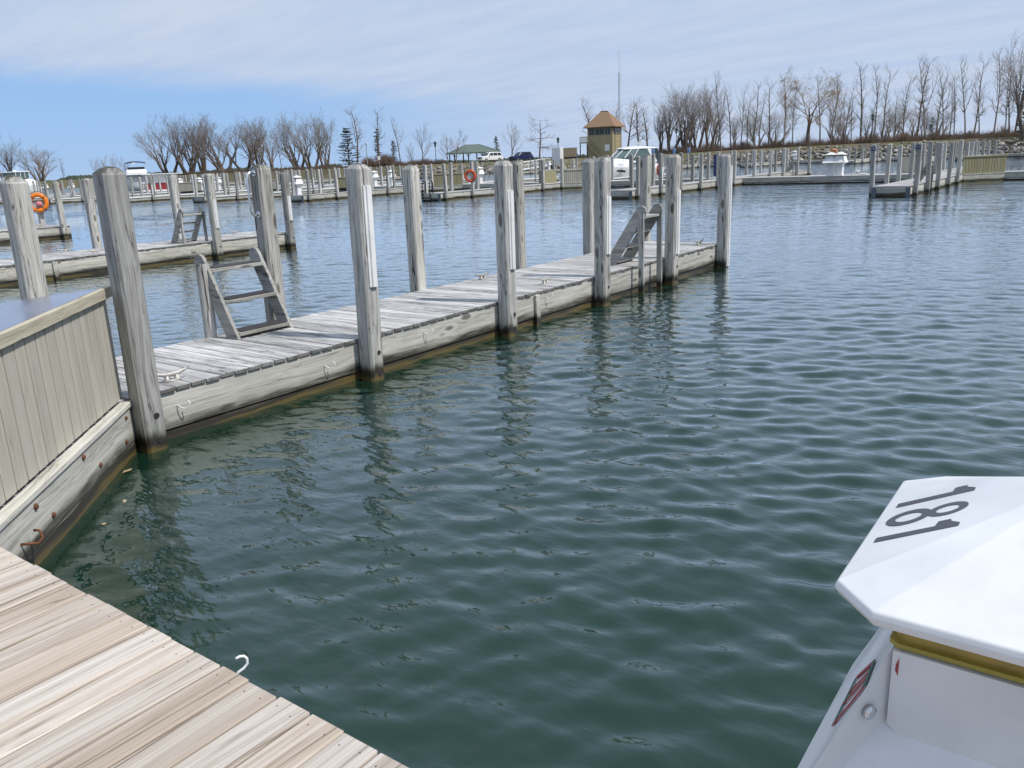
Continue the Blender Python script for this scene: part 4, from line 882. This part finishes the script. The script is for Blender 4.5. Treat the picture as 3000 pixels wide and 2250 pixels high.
for k in range(11): MB().box((-.14, -.45, -.02), (.14, .45, .02)).ob('stair_tread', M['khakitrim'], tw, (-h_+.1+k*.26, -h_-.55, 2.85-k*.27))
p, rz = facing(1815, 186); ms = empty('radio_mast', p, rz, 'tall thin lattice radio mast rising behind the lookout tower', 'mast'); HM = 21.5
for k in range(3):
    a = 2*math.pi*k/3+.4; MB().tube([(.28*math.cos(a), .28*math.sin(a), 0), (.14*math.cos(a), .14*math.sin(a), HM*.8)], .035, 5).ob('mast_leg', M['pole'], ms)
lt = MB()
for i in range(34):
    z0, z1 = i*HM*.8/34, (i+1)*HM*.8/34; r0, r1 = .28-.14*i/34, .28-.14*(i+1)/34
    for k in range(3): a, b_ = 2*math.pi*k/3+.4, 2*math.pi*(k+1)/3+.4; lt.tube([(r0*math.cos(a), r0*math.sin(a), z0), (r1*math.cos(b_), r1*math.sin(b_), z1)], .016, 3)
lt.ob('lattice', M['pole'], ms)
MB().tube([(0, 0, HM*.78), (0, 0, HM)], .03, 5).ob('antenna', M['pole'], ms); MB().tube([(.2, 0, HM*.7), (.45, 0, HM*.72), (.45, 0, HM*.92)], .02, 5).ob('antenna', M['pole'], ms)

# ------------------------------------------------------------------ pavilion, cars, small site things
p, rz = facing(1385, 192, 2.2, R(12)); pv = empty('picnic_pavilion', p, rz, 'open picnic pavilion with a green hipped metal roof behind the white car', 'building'); pv.scale = (.88,)*3
a, b_ = 6.4, 4.2
rf = MB().add([(-a, -b_, 2.5), (a, -b_, 2.5), (a, b_, 2.5), (-a, b_, 2.5), (-1.6, 0, 4.5), (1.6, 0, 4.5), (-a, -b_, 2.3), (a, -b_, 2.3), (a, b_, 2.3), (-a, b_, 2.3)], [(0, 1, 5, 4), (1, 2, 5), (2, 3, 4, 5), (3, 0, 4), (6, 7, 1, 0), (7, 8, 2, 1), (8, 9, 3, 2), (9, 6, 0, 3), (9, 8, 7, 6)]).ob('roof', M['greenroof'], pv)
for q in ((-a, -b_, 2.5, -1.6), (a, -b_, 2.5, 1.6)): MB().bar((q[0], q[1], q[2]+.05), (q[3], 0, 4.55), .16, .06).ob('ridge_cap', M['greenroof'], rf)
for x in (-5.4, -1.8, 1.8, 5.4):
    for y in (-3.3, 3.3): MB().box((-.13, -.13, -.3), (.13, .13, 2.35)).ob('column', M['darkwood'], pv, (x, y, 0))
for x in (-5.4, -1.8, 1.8, 5.4):
    for s_ in (-1, 1): MB().bar((x, -3.3, 1.6), (x+s_*.8, -3.3, 2.35), .12, .12).ob('brace', M['darkwood'], pv)
def car(px, D, rz_, mat, label, L_=5.1, z=None, dz=0):
    p, rz = facing(px, D, z, R(rz_)); p.z += dz; c = empty('parked_car', p, rz, label, 'car', None)
    w2 = 1.0; prof = [(-2.5, .35), (-2.53, .8), (-2.45, 1.05), (-1.35, 1.15), (2.4, 1.13), (2.5, .9), (2.45, .35)]
    def side(pr, w0, w1=None):
        w1 = w1 or w0; n_ = len(pr); v = [(x, -w0 if z < 1.14 else -w1, z) for x, z in pr]+[(x, w0 if z < 1.14 else w1, z) for x, z in pr]
        return v, [tuple(range(n_))[::-1], tuple(range(n_, 2*n_))]+[(i, (i+1) % n_, n_+(i+1) % n_, n_+i)[::1] for i in range(n_)]
    bd = MB().add(*side(prof, w2)).ob('body', mat, c); md = bd.modifiers.new('b', 'BEVEL'); md.width = .09; md.segments = 3
    gh = [(-1.35, 1.13), (-.55, 1.82), (-.2, 1.88), (1.9, 1.86), (2.35, 1.15)]
    g_ = MB(); n_ = len(gh); wv = [.96, .78, .77, .77, .95]
    g_.add([(x, -wv[i], z) for i, (x, z) in enumerate(gh)]+[(x, wv[i], z) for i, (x, z) in enumerate(gh)], [tuple(range(n_))[::-1], tuple(range(n_, 2*n_))]+[(i, (i+1) % n_, n_+(i+1) % n_, n_+i) for i in range(n_)])
    o = g_.ob('cabin', mat, c); md = o.modifiers.new('b', 'BEVEL'); md.width = .06; md.segments = 2
    for s_ in (-1, 1):
        for q in ([(-.95, 1.2), (-.45, 1.68), (.15, 1.72), (.15, 1.2)], [(.25, 1.2), (.25, 1.72), (1.1, 1.72), (1.15, 1.2)], [(1.25, 1.2), (1.2, 1.72), (1.85, 1.70), (2.15, 1.2)]):
            f_ = lambda z: (.96-(z-1.13)/(1.85-1.13)*.185)+.012
            v = [(x, s_*f_(z), z) for x, z in q]; MB().add(v, [(0, 1, 2, 3)[::-s_]]).ob('side_window', M['glass'], c)
        for x in (-1.6, 1.55):
            wv_ = MB(); wv_.lathe([(.30, -.14), (.385, -.11), (.385, .11), (.30, .14)], 18); wo_ = wv_.ob('wheel', M['tyre'], c, (x, s_*.88, .38), (R(90), 0, 0)); MB().lathe([(.24, -.15), (.24, .15)], 14).ob('rim', M['steel'], wo_)
        MB().box((-2.53, -.2, .78), (-2.46, .2, .98), None, .02).ob('headlight', M['bglass'], c, (-.015, s_*.72, 0)); MB().box((2.44, -.1, .8), (2.52, .1, 1.1)).ob('tail_light', M['red'], c, (0, s_*.85, 0))
        MB().box((-.1, -.1, -.08), (.1, .1, .08), None, .03).ob('mirror', mat, c, (-.75, s_*1.08, 1.22))
    MB().add([(-1.27, -.84, 1.22), (-1.27, .84, 1.22), (-.62, .72, 1.77), (-.62, -.72, 1.77)], [(0, 3, 2, 1)]).ob('windscreen', M['glass'], c, (-.022, 0, .012))
    MB().box((-2.56, -.55, .62), (-2.5, .55, .95), None, .02).ob('grille', M['black'], c); MB().box((-2.58, -.9, .38), (-2.45, .9, .58), None, .04).ob('bumper', mat, c)
    return c
car(1436, 166, 34, M['suv'], 'white sport utility car parked on the bank before the green roofed pavilion', dz=0)
car(1527, 178, 38, M['suvblue'], 'dark blue sport utility car parked behind the gangway', dz=-.1)
def lamp_post(px, ytop, D, label):
    p, rz = facing(px, D); zt = at_d(px, ytop, D).z; l = empty('lamp_post', p, rz, label, 'lamp post', 'dark iron lamp posts along the shore'); H_ = zt-p.z
    MB().tube([(0, 0, -.2), (0, 0, .6), (0, 0, .65), (0, 0, H_-1.1)], [.14, .12, .07, .055], 8).ob('pole', M['lamp'], l)
    MB().lathe([(.16, 0), (.30, .08), (.24, .12)], 10).ob('lamp_base', M['lamp'], l, (0, 0, H_-1.1)); MB().lathe([(.2, 0), (.24, .5)], 10).ob('lamp_glass', M['bglass'], l, (0, 0, H_-.97)); MB().lathe([(.36, 0), (.34, .08), (.16, .32), (.05, .45)], 10).ob('lamp_hood', M['lamp'], l, (0, 0, H_-.46))
lamp_post(1277, 413, 172, 'dark lamp post left of the pavilion'); lamp_post(1636, 401, 166, 'dark lamp post left of the tower, behind the white cabinet'); lamp_post(1981, 372, 168, 'dark lamp post before the big multi stemmed trees'); lamp_post(2549, 331, 152, 'dark lamp post among the slender trees right of the willow'); lamp_post(2175, 415, 166, 'low dark lamp post among thin trunks on the stone bank')
p, rz = facing(1075, 186, 1.0); o = MB().tube([(0, 0, -1), (0, 0, at_d(1075, 420, 186).z-1.0)], .09, 7).ob('light_pole', M['pole'], None, p); tag(o, 'plain pale grey light pole in front of the brown shrubs', 'pole'); MB().box((-.3, -.12, -.1), (.35, .12, .3), None, .03).ob('lamp_head', M['whitep'], o, (.1, 0, at_d(1075, 420, 186).z-1.2))
p, rz = facing(1110, 190); sg = empty('notice_sign', p, rz, 'small white notice sign before the brown shrubs', 'sign'); MB().box((-.3, -.03, 1.5), (.3, 0, 2.3)).ob('panel', M['whitep'], sg); MB().box((-.05, 0, -.2), (.05, .06, 2.2)).ob('post', M['pole'], sg)
p, rz = facing(1634, 160, 1.2, R(-22)); o = MB().box((-.85, -.8, 0), (.85, .8, 3.1), None, .03).ob('utility_cabinet', M['whitep'], None, p, (0, 0, rz)); tag(o, 'tall white utility cabinet at the head of the gangway', 'cabinet'); MB().box((-1.0, -.95, -.12), (1.0, .95, 0)).ob('plinth', M['pole'], o); MB().box((-.75, -.83, .15), (.75, -.805, 2.95)).ob('door', M['whitep'], o)
p, rz = facing(1668, 168, 2.1, R(-14)); o = empty('dumpster_fence', p, rz, 'tan boarded dumpster fence beside the white utility cabinet', 'fence')
for k in range(12): MB().box((-.14, -.03, .0), (.14, .03, 1.75)).ob('board', M['tan'], o, (-1.65+k*.3, -.9, .35))
MB().box((-1.85, -.9, .2), (-1.75, .9, 2.2)).ob('side_panel', M['darkwood'], o); MB().box((-1.6, -.6, -.3), (1.6, .7, 1.0), None, .1).ob('bin', M['navy'], o)
# gangway
p0 = at_d(1470, 505, 148); p1 = at_d(1605, 483, 156); gw = empty('gangway', p0, 0, 'sloping white railed gangway from the dock up to the shore', 'gangway'); dv = Vector((p1.x-p0.x, p1.y-p0.y, p1.z-p0.z)); wv_ = Vector((-dv.y, dv.x, 0)).normalized()*.7
MB().bar((0, 0, -.1), dv-Vector((0, 0, .1)), 1.4, .14).ob('ramp', M['whitep'], gw)
for s_ in (-1, 1):
    MB().tube([wv_*s_+Vector((0, 0, 1.15)), dv+wv_*s_+Vector((0, 0, 1.15))], .05, 6).ob('handrail', M['whitep'], gw); MB().tube([wv_*s_+Vector((0, 0, .6)), dv+wv_*s_+Vector((0, 0, .6))], .03, 6).ob('midrail', M['whitep'], gw)
    for k in range(9): q = dv*(k/8)+wv_*s_; MB().tube([q, q+Vector((0, 0, 1.15))], .03, 5).ob('baluster', M['whitep'], gw)

# ------------------------------------------------------------------ trees
def segs_mesh(name, S, k):
    P0 = np.array([s_[0] for s_ in S]); P1 = np.array([s_[1] for s_ in S]); r0 = np.array([s_[2] for s_ in S]); r1 = np.array([s_[3] for s_ in S])
    d = P1-P0; d /= np.linalg.norm(d, axis=1, keepdims=True)+1e-9; ref = np.where(np.abs(d[:, 2:3]) > .9, [[1., 0, 0]], [[0, 0, 1.]]); a = np.cross(d, ref); a /= np.linalg.norm(a, axis=1, keepdims=True); b = np.cross(d, a)
    V = []
    for P, r in ((P0, r0), (P1, r1)):
        for j in range(k): t = 2*math.pi*j/k; V.append(P+(a*math.cos(t)+b*math.sin(t))*r[:, None])
    V = np.stack(V, 1).reshape(-1, 3); n_ = len(S); base = (np.arange(n_)*2*k)[:, None]
    F = np.concatenate([base+np.array([[j, (j+1) % k, k+(j+1) % k, k+j]]) for j in range(k)], 0).astype(np.int32)
    me = bpy.data.meshes.new(name); me.vertices.add(len(V)); me.vertices.foreach_set('co', V.astype(np.float32).ravel()); me.loops.add(F.size); me.loops.foreach_set('vertex_index', F.ravel()); me.polygons.add(len(F)); me.polygons.foreach_set('loop_start', np.arange(0, F.size, 4, dtype=np.int32)); me.polygons.foreach_set('loop_total', np.full(len(F), 4, np.int32)); me.update(calc_edges=True); return me
def grow(rd, out, p, d, ln, r, lev, maxlev, prm):
    n_ = prm['seg'][min(lev, len(prm['seg'])-1)]; step = ln/n_; q = Vector(p); d = Vector(d).normalized(); up_ = prm['up'][min(lev, len(prm['up'])-1)]; wb = prm['wob']; rmin = prm['rmin']
    for i in range(n_):
        d = (d+Vector((rd.gauss(0, wb), rd.gauss(0, wb), rd.gauss(0, wb*.6)+up_*step/ln*1.5))).normalized()
        e = q+d*step; ra = max(rmin, r*(1-.75*i/n_)); rb = max(rmin*.8, r*(1-.75*(i+1)/n_)); out[0 if lev == 0 else 1].append((tuple(q), tuple(e), ra, rb)); q = e
        t = (i+1)/n_
        if lev < maxlev and t >= prm['start'][min(lev, len(prm['start'])-1)]:
            nk = prm['kids'][min(lev, len(prm['kids'])-1)]; nk = int(nk)+(rd.random() < nk-int(nk))
            for _ in range(nk):
                ang = R(rd.uniform(*prm['ang'][min(lev, len(prm['ang'])-1)])); az = rd.uniform(0, 6.283); o1 = d.orthogonal().normalized(); o2 = d.cross(o1); nd = d*math.cos(ang)+(o1*math.cos(az)+o2*math.sin(az))*math.sin(ang)
                l2 = ln*prm['len'][min(lev, len(prm['len'])-1)]*rd.uniform(.7, 1.15)*(1.15-prm['tap']*t); grow(rd, out, q, nd, l2, max(rmin, rb*rd.uniform(.5, .75)), lev+1, maxlev, prm)
def tree_mesh(kind, seed):
    rd = random.Random(seed); out = ([], [])
    if kind == 'spread':
        prm = dict(seg=[6, 7, 5, 4, 3], up=[.10, .30, .22, .10], wob=.055, rmin=.0085, start=[.3, .25, .25, .2], kids=[1.0, .95, 1.05, 1.1], ang=[(15, 40), (18, 42), (20, 48), (25, 55)], len=[.85, .60, .52, .5], tap=.3)
        n0 = rd.randint(3, 4); a0 = rd.uniform(0, 6.28)
        for k in range(n0): a = a0+6.28*k/n0+rd.gauss(0, .4); t = rd.uniform(.12, .62); grow(rd, out, (math.cos(a)*.22, math.sin(a)*.22, -.3), (math.cos(a)*t, math.sin(a)*t, 1), 5.6, .33, 0, 4, prm)
    elif kind == 'slender':
        prm = dict(seg=[16, 5, 3, 3], up=[.1, .35, .2], wob=.03, rmin=.0085, start=[.3, .2, .2], kids=[1.6, 1.0, 1.1], ang=[(28, 65), (22, 50), (25, 55)], len=[.18, .55, .5], tap=.45)
        grow(rd, out, (0, 0, -.3), (rd.gauss(0, .04), rd.gauss(0, .04), 1), 12, .16, 0, 3, prm)
        if rd.random() < .5: grow(rd, out, (0, 0, 12*.45), (rd.gauss(0, .25), rd.gauss(0, .25), 1), 5, .07, 1, 3, prm)
    elif kind == 'round':
        prm = dict(seg=[7, 6, 4, 3], up=[.1, .35, .2], wob=.045, rmin=.009, start=[.28, .25, .25, .2], kids=[2.2, 1.1, 1.2], ang=[(30, 55), (20, 42), (22, 48)], len=[.66, .5, .5], tap=.45)
        grow(rd, out, (0, 0, -.2), (0, 0, 1), 6, .15, 0, 3, prm)
    elif kind == 'tiered':
        prm = dict(seg=[9, 6, 4, 3], up=[.1, .02, .1], wob=.06, rmin=.010, start=[.3, .3, .2], kids=[2.0, 1.2, 1.3], ang=[(70, 95), (30, 60), (30, 60)], len=[.42, .45, .5], tap=.5)
        grow(rd, out, (0, 0, -.2), (.03, 0, 1), 7, .17, 0, 3, prm)
    elif kind == 'willow':
        prm = dict(seg=[5, 7, 6, 5, 5], up=[.1, .18, .05, -.4, -.8], wob=.09, rmin=.009, start=[.35, .3, .2, .15], kids=[1.7, 1.2, 1.4, 1.4], ang=[(25, 65), (22, 55), (30, 65), (20, 60)], len=[.95, .6, .5, .55], tap=.3)
        grow(rd, out, (0, 0, -.3), (.05, .02, 1), 6, .42, 0, 4, prm)
    zmax = max(max(s_[1][2] for s_ in o) for o in out if o)
    return segs_mesh('trunk', out[0], 7), segs_mesh('crown', out[1], 3), zmax
TM = {}
for kd, n_ in (('spread', 4), ('slender', 5), ('round', 2), ('tiered', 1), ('willow', 1)): TM[kd] = [tree_mesh(kd, 100+7*i+hash(kd) % 1 + len(kd)) for i in range(n_)]
_ti = [0]
def tree(kind, px, ytop, D, label, group, bark='bark', twig='twig', wide=1., dz=0., var=None, lean=0):
    _ti[0] += 1; tr, cw, zm = TM[kind][_ti[0] % len(TM[kind]) if var is None else var]
    p, rz = facing(px, D); p.z += dz; H_ = at_d(px, ytop-(22 if kind == 'slender' else 8), D).z-p.z; s_ = H_/zm
    t = empty('bare_tree', p, random.uniform(0, 6.28), label, 'tree', group); t.scale = (s_*wide, s_*wide, s_); t.rotation_euler = (0, R(lean), random.uniform(0, 6.28))
    for nm, me_, mt in (('trunk', tr, bark), ('crown', cw, twig)):
        o = bpy.data.objects.new(nm, me_); col.objects.link(o); o.parent = t
        if len(me_.materials) == 0: me_.materials.append(M[mt])
        o.material_slots[0].link = 'OBJECT'; o.material_slots[0].material = M[mt]
    return t
GL = 'spreading bare trees behind the far posts'; GR = 'slender bare trees behind the stone bank'; GB = 'thick bare trees behind the stone bank'; GS = 'distant thin bare trees'
for k_, (px, yt, D, wd) in enumerate(((490, 352, 256, 1.25), (548, 335, 252, 1.35), (590, 348, 258, 1.2), (652, 336, 250, 1.3), (715, 352, 258, 1.1), (752, 342, 250, 1.25), (790, 365, 262, 1.), (872, 330, 245, 1.05), (912, 322, 242, 1.0), (950, 345, 250, .95))):
    tree('spread', px, yt, D, 'large spreading bare tree with dark forked trunks behind the far posts', GL, wide=wd, dz=-.6)
tree('spread', 15, 392, 290, 'bare tree with many dark limbs above the cracked post behind the box', None, wide=1.1, dz=-1); tree('spread', 110, 425, 300, 'low spreading bare tree above the white cabin boat', None, wide=1.5, dz=-1); tree('slender', 176, 478, 300, 'small broken bare sapling right of the white cabin boat', None, dz=-1)
for px, yt in ((275, 462), (305, 458), (335, 455), (365, 462)): tree('round', px, yt, 420, 'faint distant bare tree left of the flybridge boat', 'faint distant trees left of the flybridge boat', dz=-1)
tree('slender', 1046, 322, 205, 'tall bare tree rising out of the leaning pine', None, wide=1.5); tree('slender', 1108, 335, 208, 'tall bare tree rising above the brown shrubs', None, wide=1.2); tree('slender', 1172, 358, 200, 'dark thin bare tree beside the sparse spruce', None, wide=1.1)
for px, yt in ((822, 400), (1148, 420), (790, 410)): tree('slender', px, yt, 230, 'thin leaning bare sapling between the spreading trees', GS, lean=8)
tree('round', 1238, 362, 200, 'neat rounded bare tree left of the first lamp post', None, wide=1.); tree('round', 1208, 420, 215, 'small rounded bare tree beside the neat rounded one', None); tree('round', 1335, 385, 184, 'rounded bare tree in front of the green pavilion', None, wide=1.25, var=1); tree('round', 1312, 395, 186, 'bare tree leaning over the left corner of the green pavilion', None, wide=1.2, var=0); tree('round', 1499, 358, 186, 'rounded bare tree behind the dark blue car', None, wide=1.15); tree('tiered', 1580, 338, 184, 'bare tree with flat tiered limbs behind the gangway', None, wide=1.05)
for px, yt in ((1742, 300), (1795, 318), (1836, 300), (1868, 305), (1900, 325)): tree('slender', px, yt, 225, 'thin bare tree showing behind the tower and the mast', 'thin trees behind the tower', wide=1.7)
for px, yt, wd in ((1965, 258, 1.05), (2010, 236, 1.0), (2040, 240, .9), (2075, 250, .8), (1935, 300, .9)): tree('spread', px, yt, 172+random.uniform(0, 8), 'big bare tree with many upright stems right of the white cruiser', GB, wide=wd)
for px, yt in ((2112, 222), (2140, 262), (2168, 258), (2188, 285), (2208, 258), (2222, 290), (2250, 240), (2292, 212), (2320, 250), (2400, 235), (2428, 225), (2452, 265), (2470, 255), (2490, 290), (2520, 200), (2556, 200), (2580, 205), (2618, 280), (2640, 225), (2678, 190), (2706, 172), (2735, 205), (2758, 195), (2776, 240), (2790, 235), (2822, 178), (2846, 170), (2862, 235), (2905, 146), (2935, 200), (2950, 215), (2965, 150)):
    tree('slender', px, yt, 158+random.uniform(0, 22), 'slender bare tree with thin upright trunk on the grassy shore behind the stone bank', GR, bark=random.choice(('bark', 'barkpale')), wide=random.uniform(.8, 1.15), lean=random.uniform(-4, 4))
tree('willow', 2362, 196, 166, 'big golden brown willow with drooping twigs behind the stone bank', None, twig='willow', wide=.95); tree('spread', 2995, 82, 140, 'largest bare tree, leaning in over the far right of the stone bank', None, wide=.8)
for px, yt in ((2095, 318), (2150, 330), (2215, 325), (2270, 318), (2440, 312), (2535, 318), (2585, 325), (2665, 308), (2700, 318), (2745, 315)): tree('spread', px, yt, 182+random.uniform(-6, 10), 'low twiggy bare tree filling in behind the slender trunks', 'low twiggy trees behind the stone bank', wide=random.uniform(.8, 1.2))
tree('spread', 2470, 330, 175, 'low tangled bare tree between the willow and the lamp post', None, wide=1.1); tree('spread', 2610, 300, 170, 'low forked bare tree right of the lamp post among slender trunks', None, wide=1.0)
# conifers
def conifer(kind, px, ytop, D, label, wide, mat, dens=1., gap=.0, dz=0):
    p, rz = facing(px, D); H_ = at_d(px, ytop, D).z-p.z; rd = random.Random(px); t = empty('conifer', p, random.uniform(0, 6), label, 'tree'); t.location.z += dz
    MB().tube([(0, 0, -.3), (0, 0, H_*.5), (0, 0, H_*.98)], [H_*.022, H_*.014, .02], 7).ob('trunk', M['bark'], t)
    V = []; F = []; bw = MB(); z = H_*.08
    while z < H_*.985:
        q = z/H_; rad = wide*(1-q)**(.8 if kind == 'spruce' else .55)*(1 if kind == 'spruce' else rd.uniform(.5, 1.1)); nb = rd.randint(5, 8)
        for b in range(nb):
            if rd.random() < gap: continue
            a = rd.uniform(0, 6.283); L_ = rad*rd.uniform(.7, 1.1)+.1; dr = -.25 if kind == 'spruce' else .12
            for k in range(int(7*dens)):
                s_ = (k+1)/(7*dens); c = Vector((math.cos(a)*L_*s_, math.sin(a)*L_*s_, z+dr*L_*s_+rd.gauss(0, .05)))
                for _ in range(2):
                    sz = (.10+.16*(1-abs(s_-.6)))*H_/9*rd.uniform(.7, 1.4)*(1. if kind == 'spruce' else 1.9); u = Vector((math.cos(a+rd.gauss(0, .5)), math.sin(a+rd.gauss(0, .5)), rd.gauss(.1, .3))).normalized(); w2 = u.cross(Vector((rd.gauss(0, .4), rd.gauss(0, .4), 1))).normalized()*.42
                    n0 = len(V); V += [c-u*sz*.6, c+w2*sz*.6, c+u*sz, c-w2*sz*.6]; F.append((n0, n0+1, n0+2, n0+3))
        z += H_*(.035 if kind == 'spruce' else .05)*rd.uniform(.7, 1.3)
    ob('crown', mesh('crown', V, F), M[mat], t)
conifer('pine', 1022, 372, 200, 'leaning green pine with layered boughs left of the brown shrubs', 3.3, 'needleblue', 1.3, .05); conifer('spruce', 1455, 396, 196, 'small dark green spruce right of the pavilion roof', 1.6, 'needle', 1.2)
conifer('pine', 1108, 372, 212, 'thin brownish conifer among the brown shrubs', 1.3, 'needleblue', .7, .35); conifer('pine', 1155, 412, 203, 'sparse dark spruce beside the thin bare tree', 1.5, 'needle', .7, .35); conifer('pine', 2724, 345, 158, 'small yellow green pine among the slender trunks', 1.3, 'needleblue', 1., .3); conifer('pine', 2832, 385, 156, 'low dark green pine at the foot of the slender trunks', 1.4, 'needle', 1., .2); conifer('pine', 2990, 230, 150, 'ragged pine crown at the far right of the stone bank', 1.8, 'needle', 1., .45)
# undergrowth and the far woods: masses nobody could count
def brush(name, spans, n_, hmin, hmax, mat, label):
    S = []; rd = random.Random(5)
    for _ in range(n_):
        a, b_, dd = rd.choice(spans); px_ = rd.uniform(a, b_); p = pol(px_, shore(px_)+dd+rd.uniform(0, 9), ztop(px_)-.1); h = rd.uniform(hmin, hmax)*(.62+.38*math.sin(px_*.11)*math.sin(px_*.043+1))
        for k in range(5):
            d = Vector((rd.gauss(0, .4), rd.gauss(0, .4), 1)).normalized(); q = p+d*h*rd.uniform(.6, 1); m_ = p.lerp(q, .5); S.append((tuple(p), tuple(q), .022, .01))
            for _ in range(2): S.append((tuple(p.lerp(q, rd.uniform(.3, .8))), tuple(q+Vector((rd.gauss(0, .5), rd.gauss(0, .5), rd.gauss(.1, .3)))), .014, .008))
    o = ob(name, segs_mesh(name, S, 3), M[mat]); tag(o, label, 'brush', None, 'stuff')
brush('undergrowth', [(1880, 2720, 12)]*4+[(2720, 3000, 16), (1850, 1900, 14)], 1500, .8, 2.6, 'brush', 'brown leafless undergrowth below the trees on the stone bank')
brush('shrubs', [(1062, 1150, 22)], 420, 1.6, 4.2, 'brush', 'dense brown leafless shrubs around the thin conifer'); brush('shore_scrub', [(420, 1000, 3), (1150, 1300, 14)], 800, .6, 1.8, 'brush', 'low brown scrub below the spreading bare trees')
def far_woods():
    b = MB(); rd = random.Random(3)
    def top(px):
        if px < 500: return 512+.0*px
        return None
    px_ = -80.
    while px_ < 3060:
        hor = 536.1-px_*.0428
        if px_ < 170: rise = 2
        elif px_ < 420: rise = 13 if 190 < px_ < 300 else 8
        elif px_ < 1000: rise = 12+4*math.sin(px_*.02)
        elif px_ < 1700: rise = 9+2*math.sin(px_*.03)
        elif px_ < 2450: rise = 12
        else: rise = 14+10*min(1, (px_-2450)/350)
        for k in range(3):
            D = 1700+rd.uniform(-250, 350)-k*260; y = hor-rise*rd.uniform(.72, 1.12)*(1-.18*k); zt = at_d(px_+rd.uniform(-3, 3), y, D).z; p = at_d(px_+rd.uniform(-4, 4), 500, D); rr_ = rd.uniform(3.2, 6.5)*D/1500; sp = rd.random() < .45
            pr = [(rr_, 1.), (rr_*.9, zt*.55), (rr_*.45 if sp else rr_*.75, zt*.8), (.3, zt)]
            b.lathe(pr, 5, (p.x, p.y, 0))
        px_ += 3.2
    o = b.ob('far_woods', M['forest']); tag(o, 'dark wooded ridge along the horizon', 'woods', None, 'stuff')
far_woods()

# ------------------------------------------------------------------ floating bits in the sheltered corner
leaf_v = [(0, -.035, 0), (.02, -.012, .004), (.024, .01, .002), (.006, .04, .006), (-.016, .02, .001), (-.022, -.008, .004)]
for i, (px, py, sc, nm) in enumerate(((372, 1380, 1.1, 'large pale yellow leaf floating by the foot of the knotted post'), (365, 1468, 0.6, 'small yellow leaf floating in the corner below the slatted box'), (305, 1535, .45, 'tiny curled leaf floating close under the slatted box'))):
    p = at_z(px, py, .012); o = ob('floating_leaf', mesh('floating_leaf', leaf_v, [(0, 1, 2, 3, 4, 5)]), M['tan'], None, p, (R(4), R(-6), i*1.3), (sc,)*3); tag(o, nm, 'leaf')
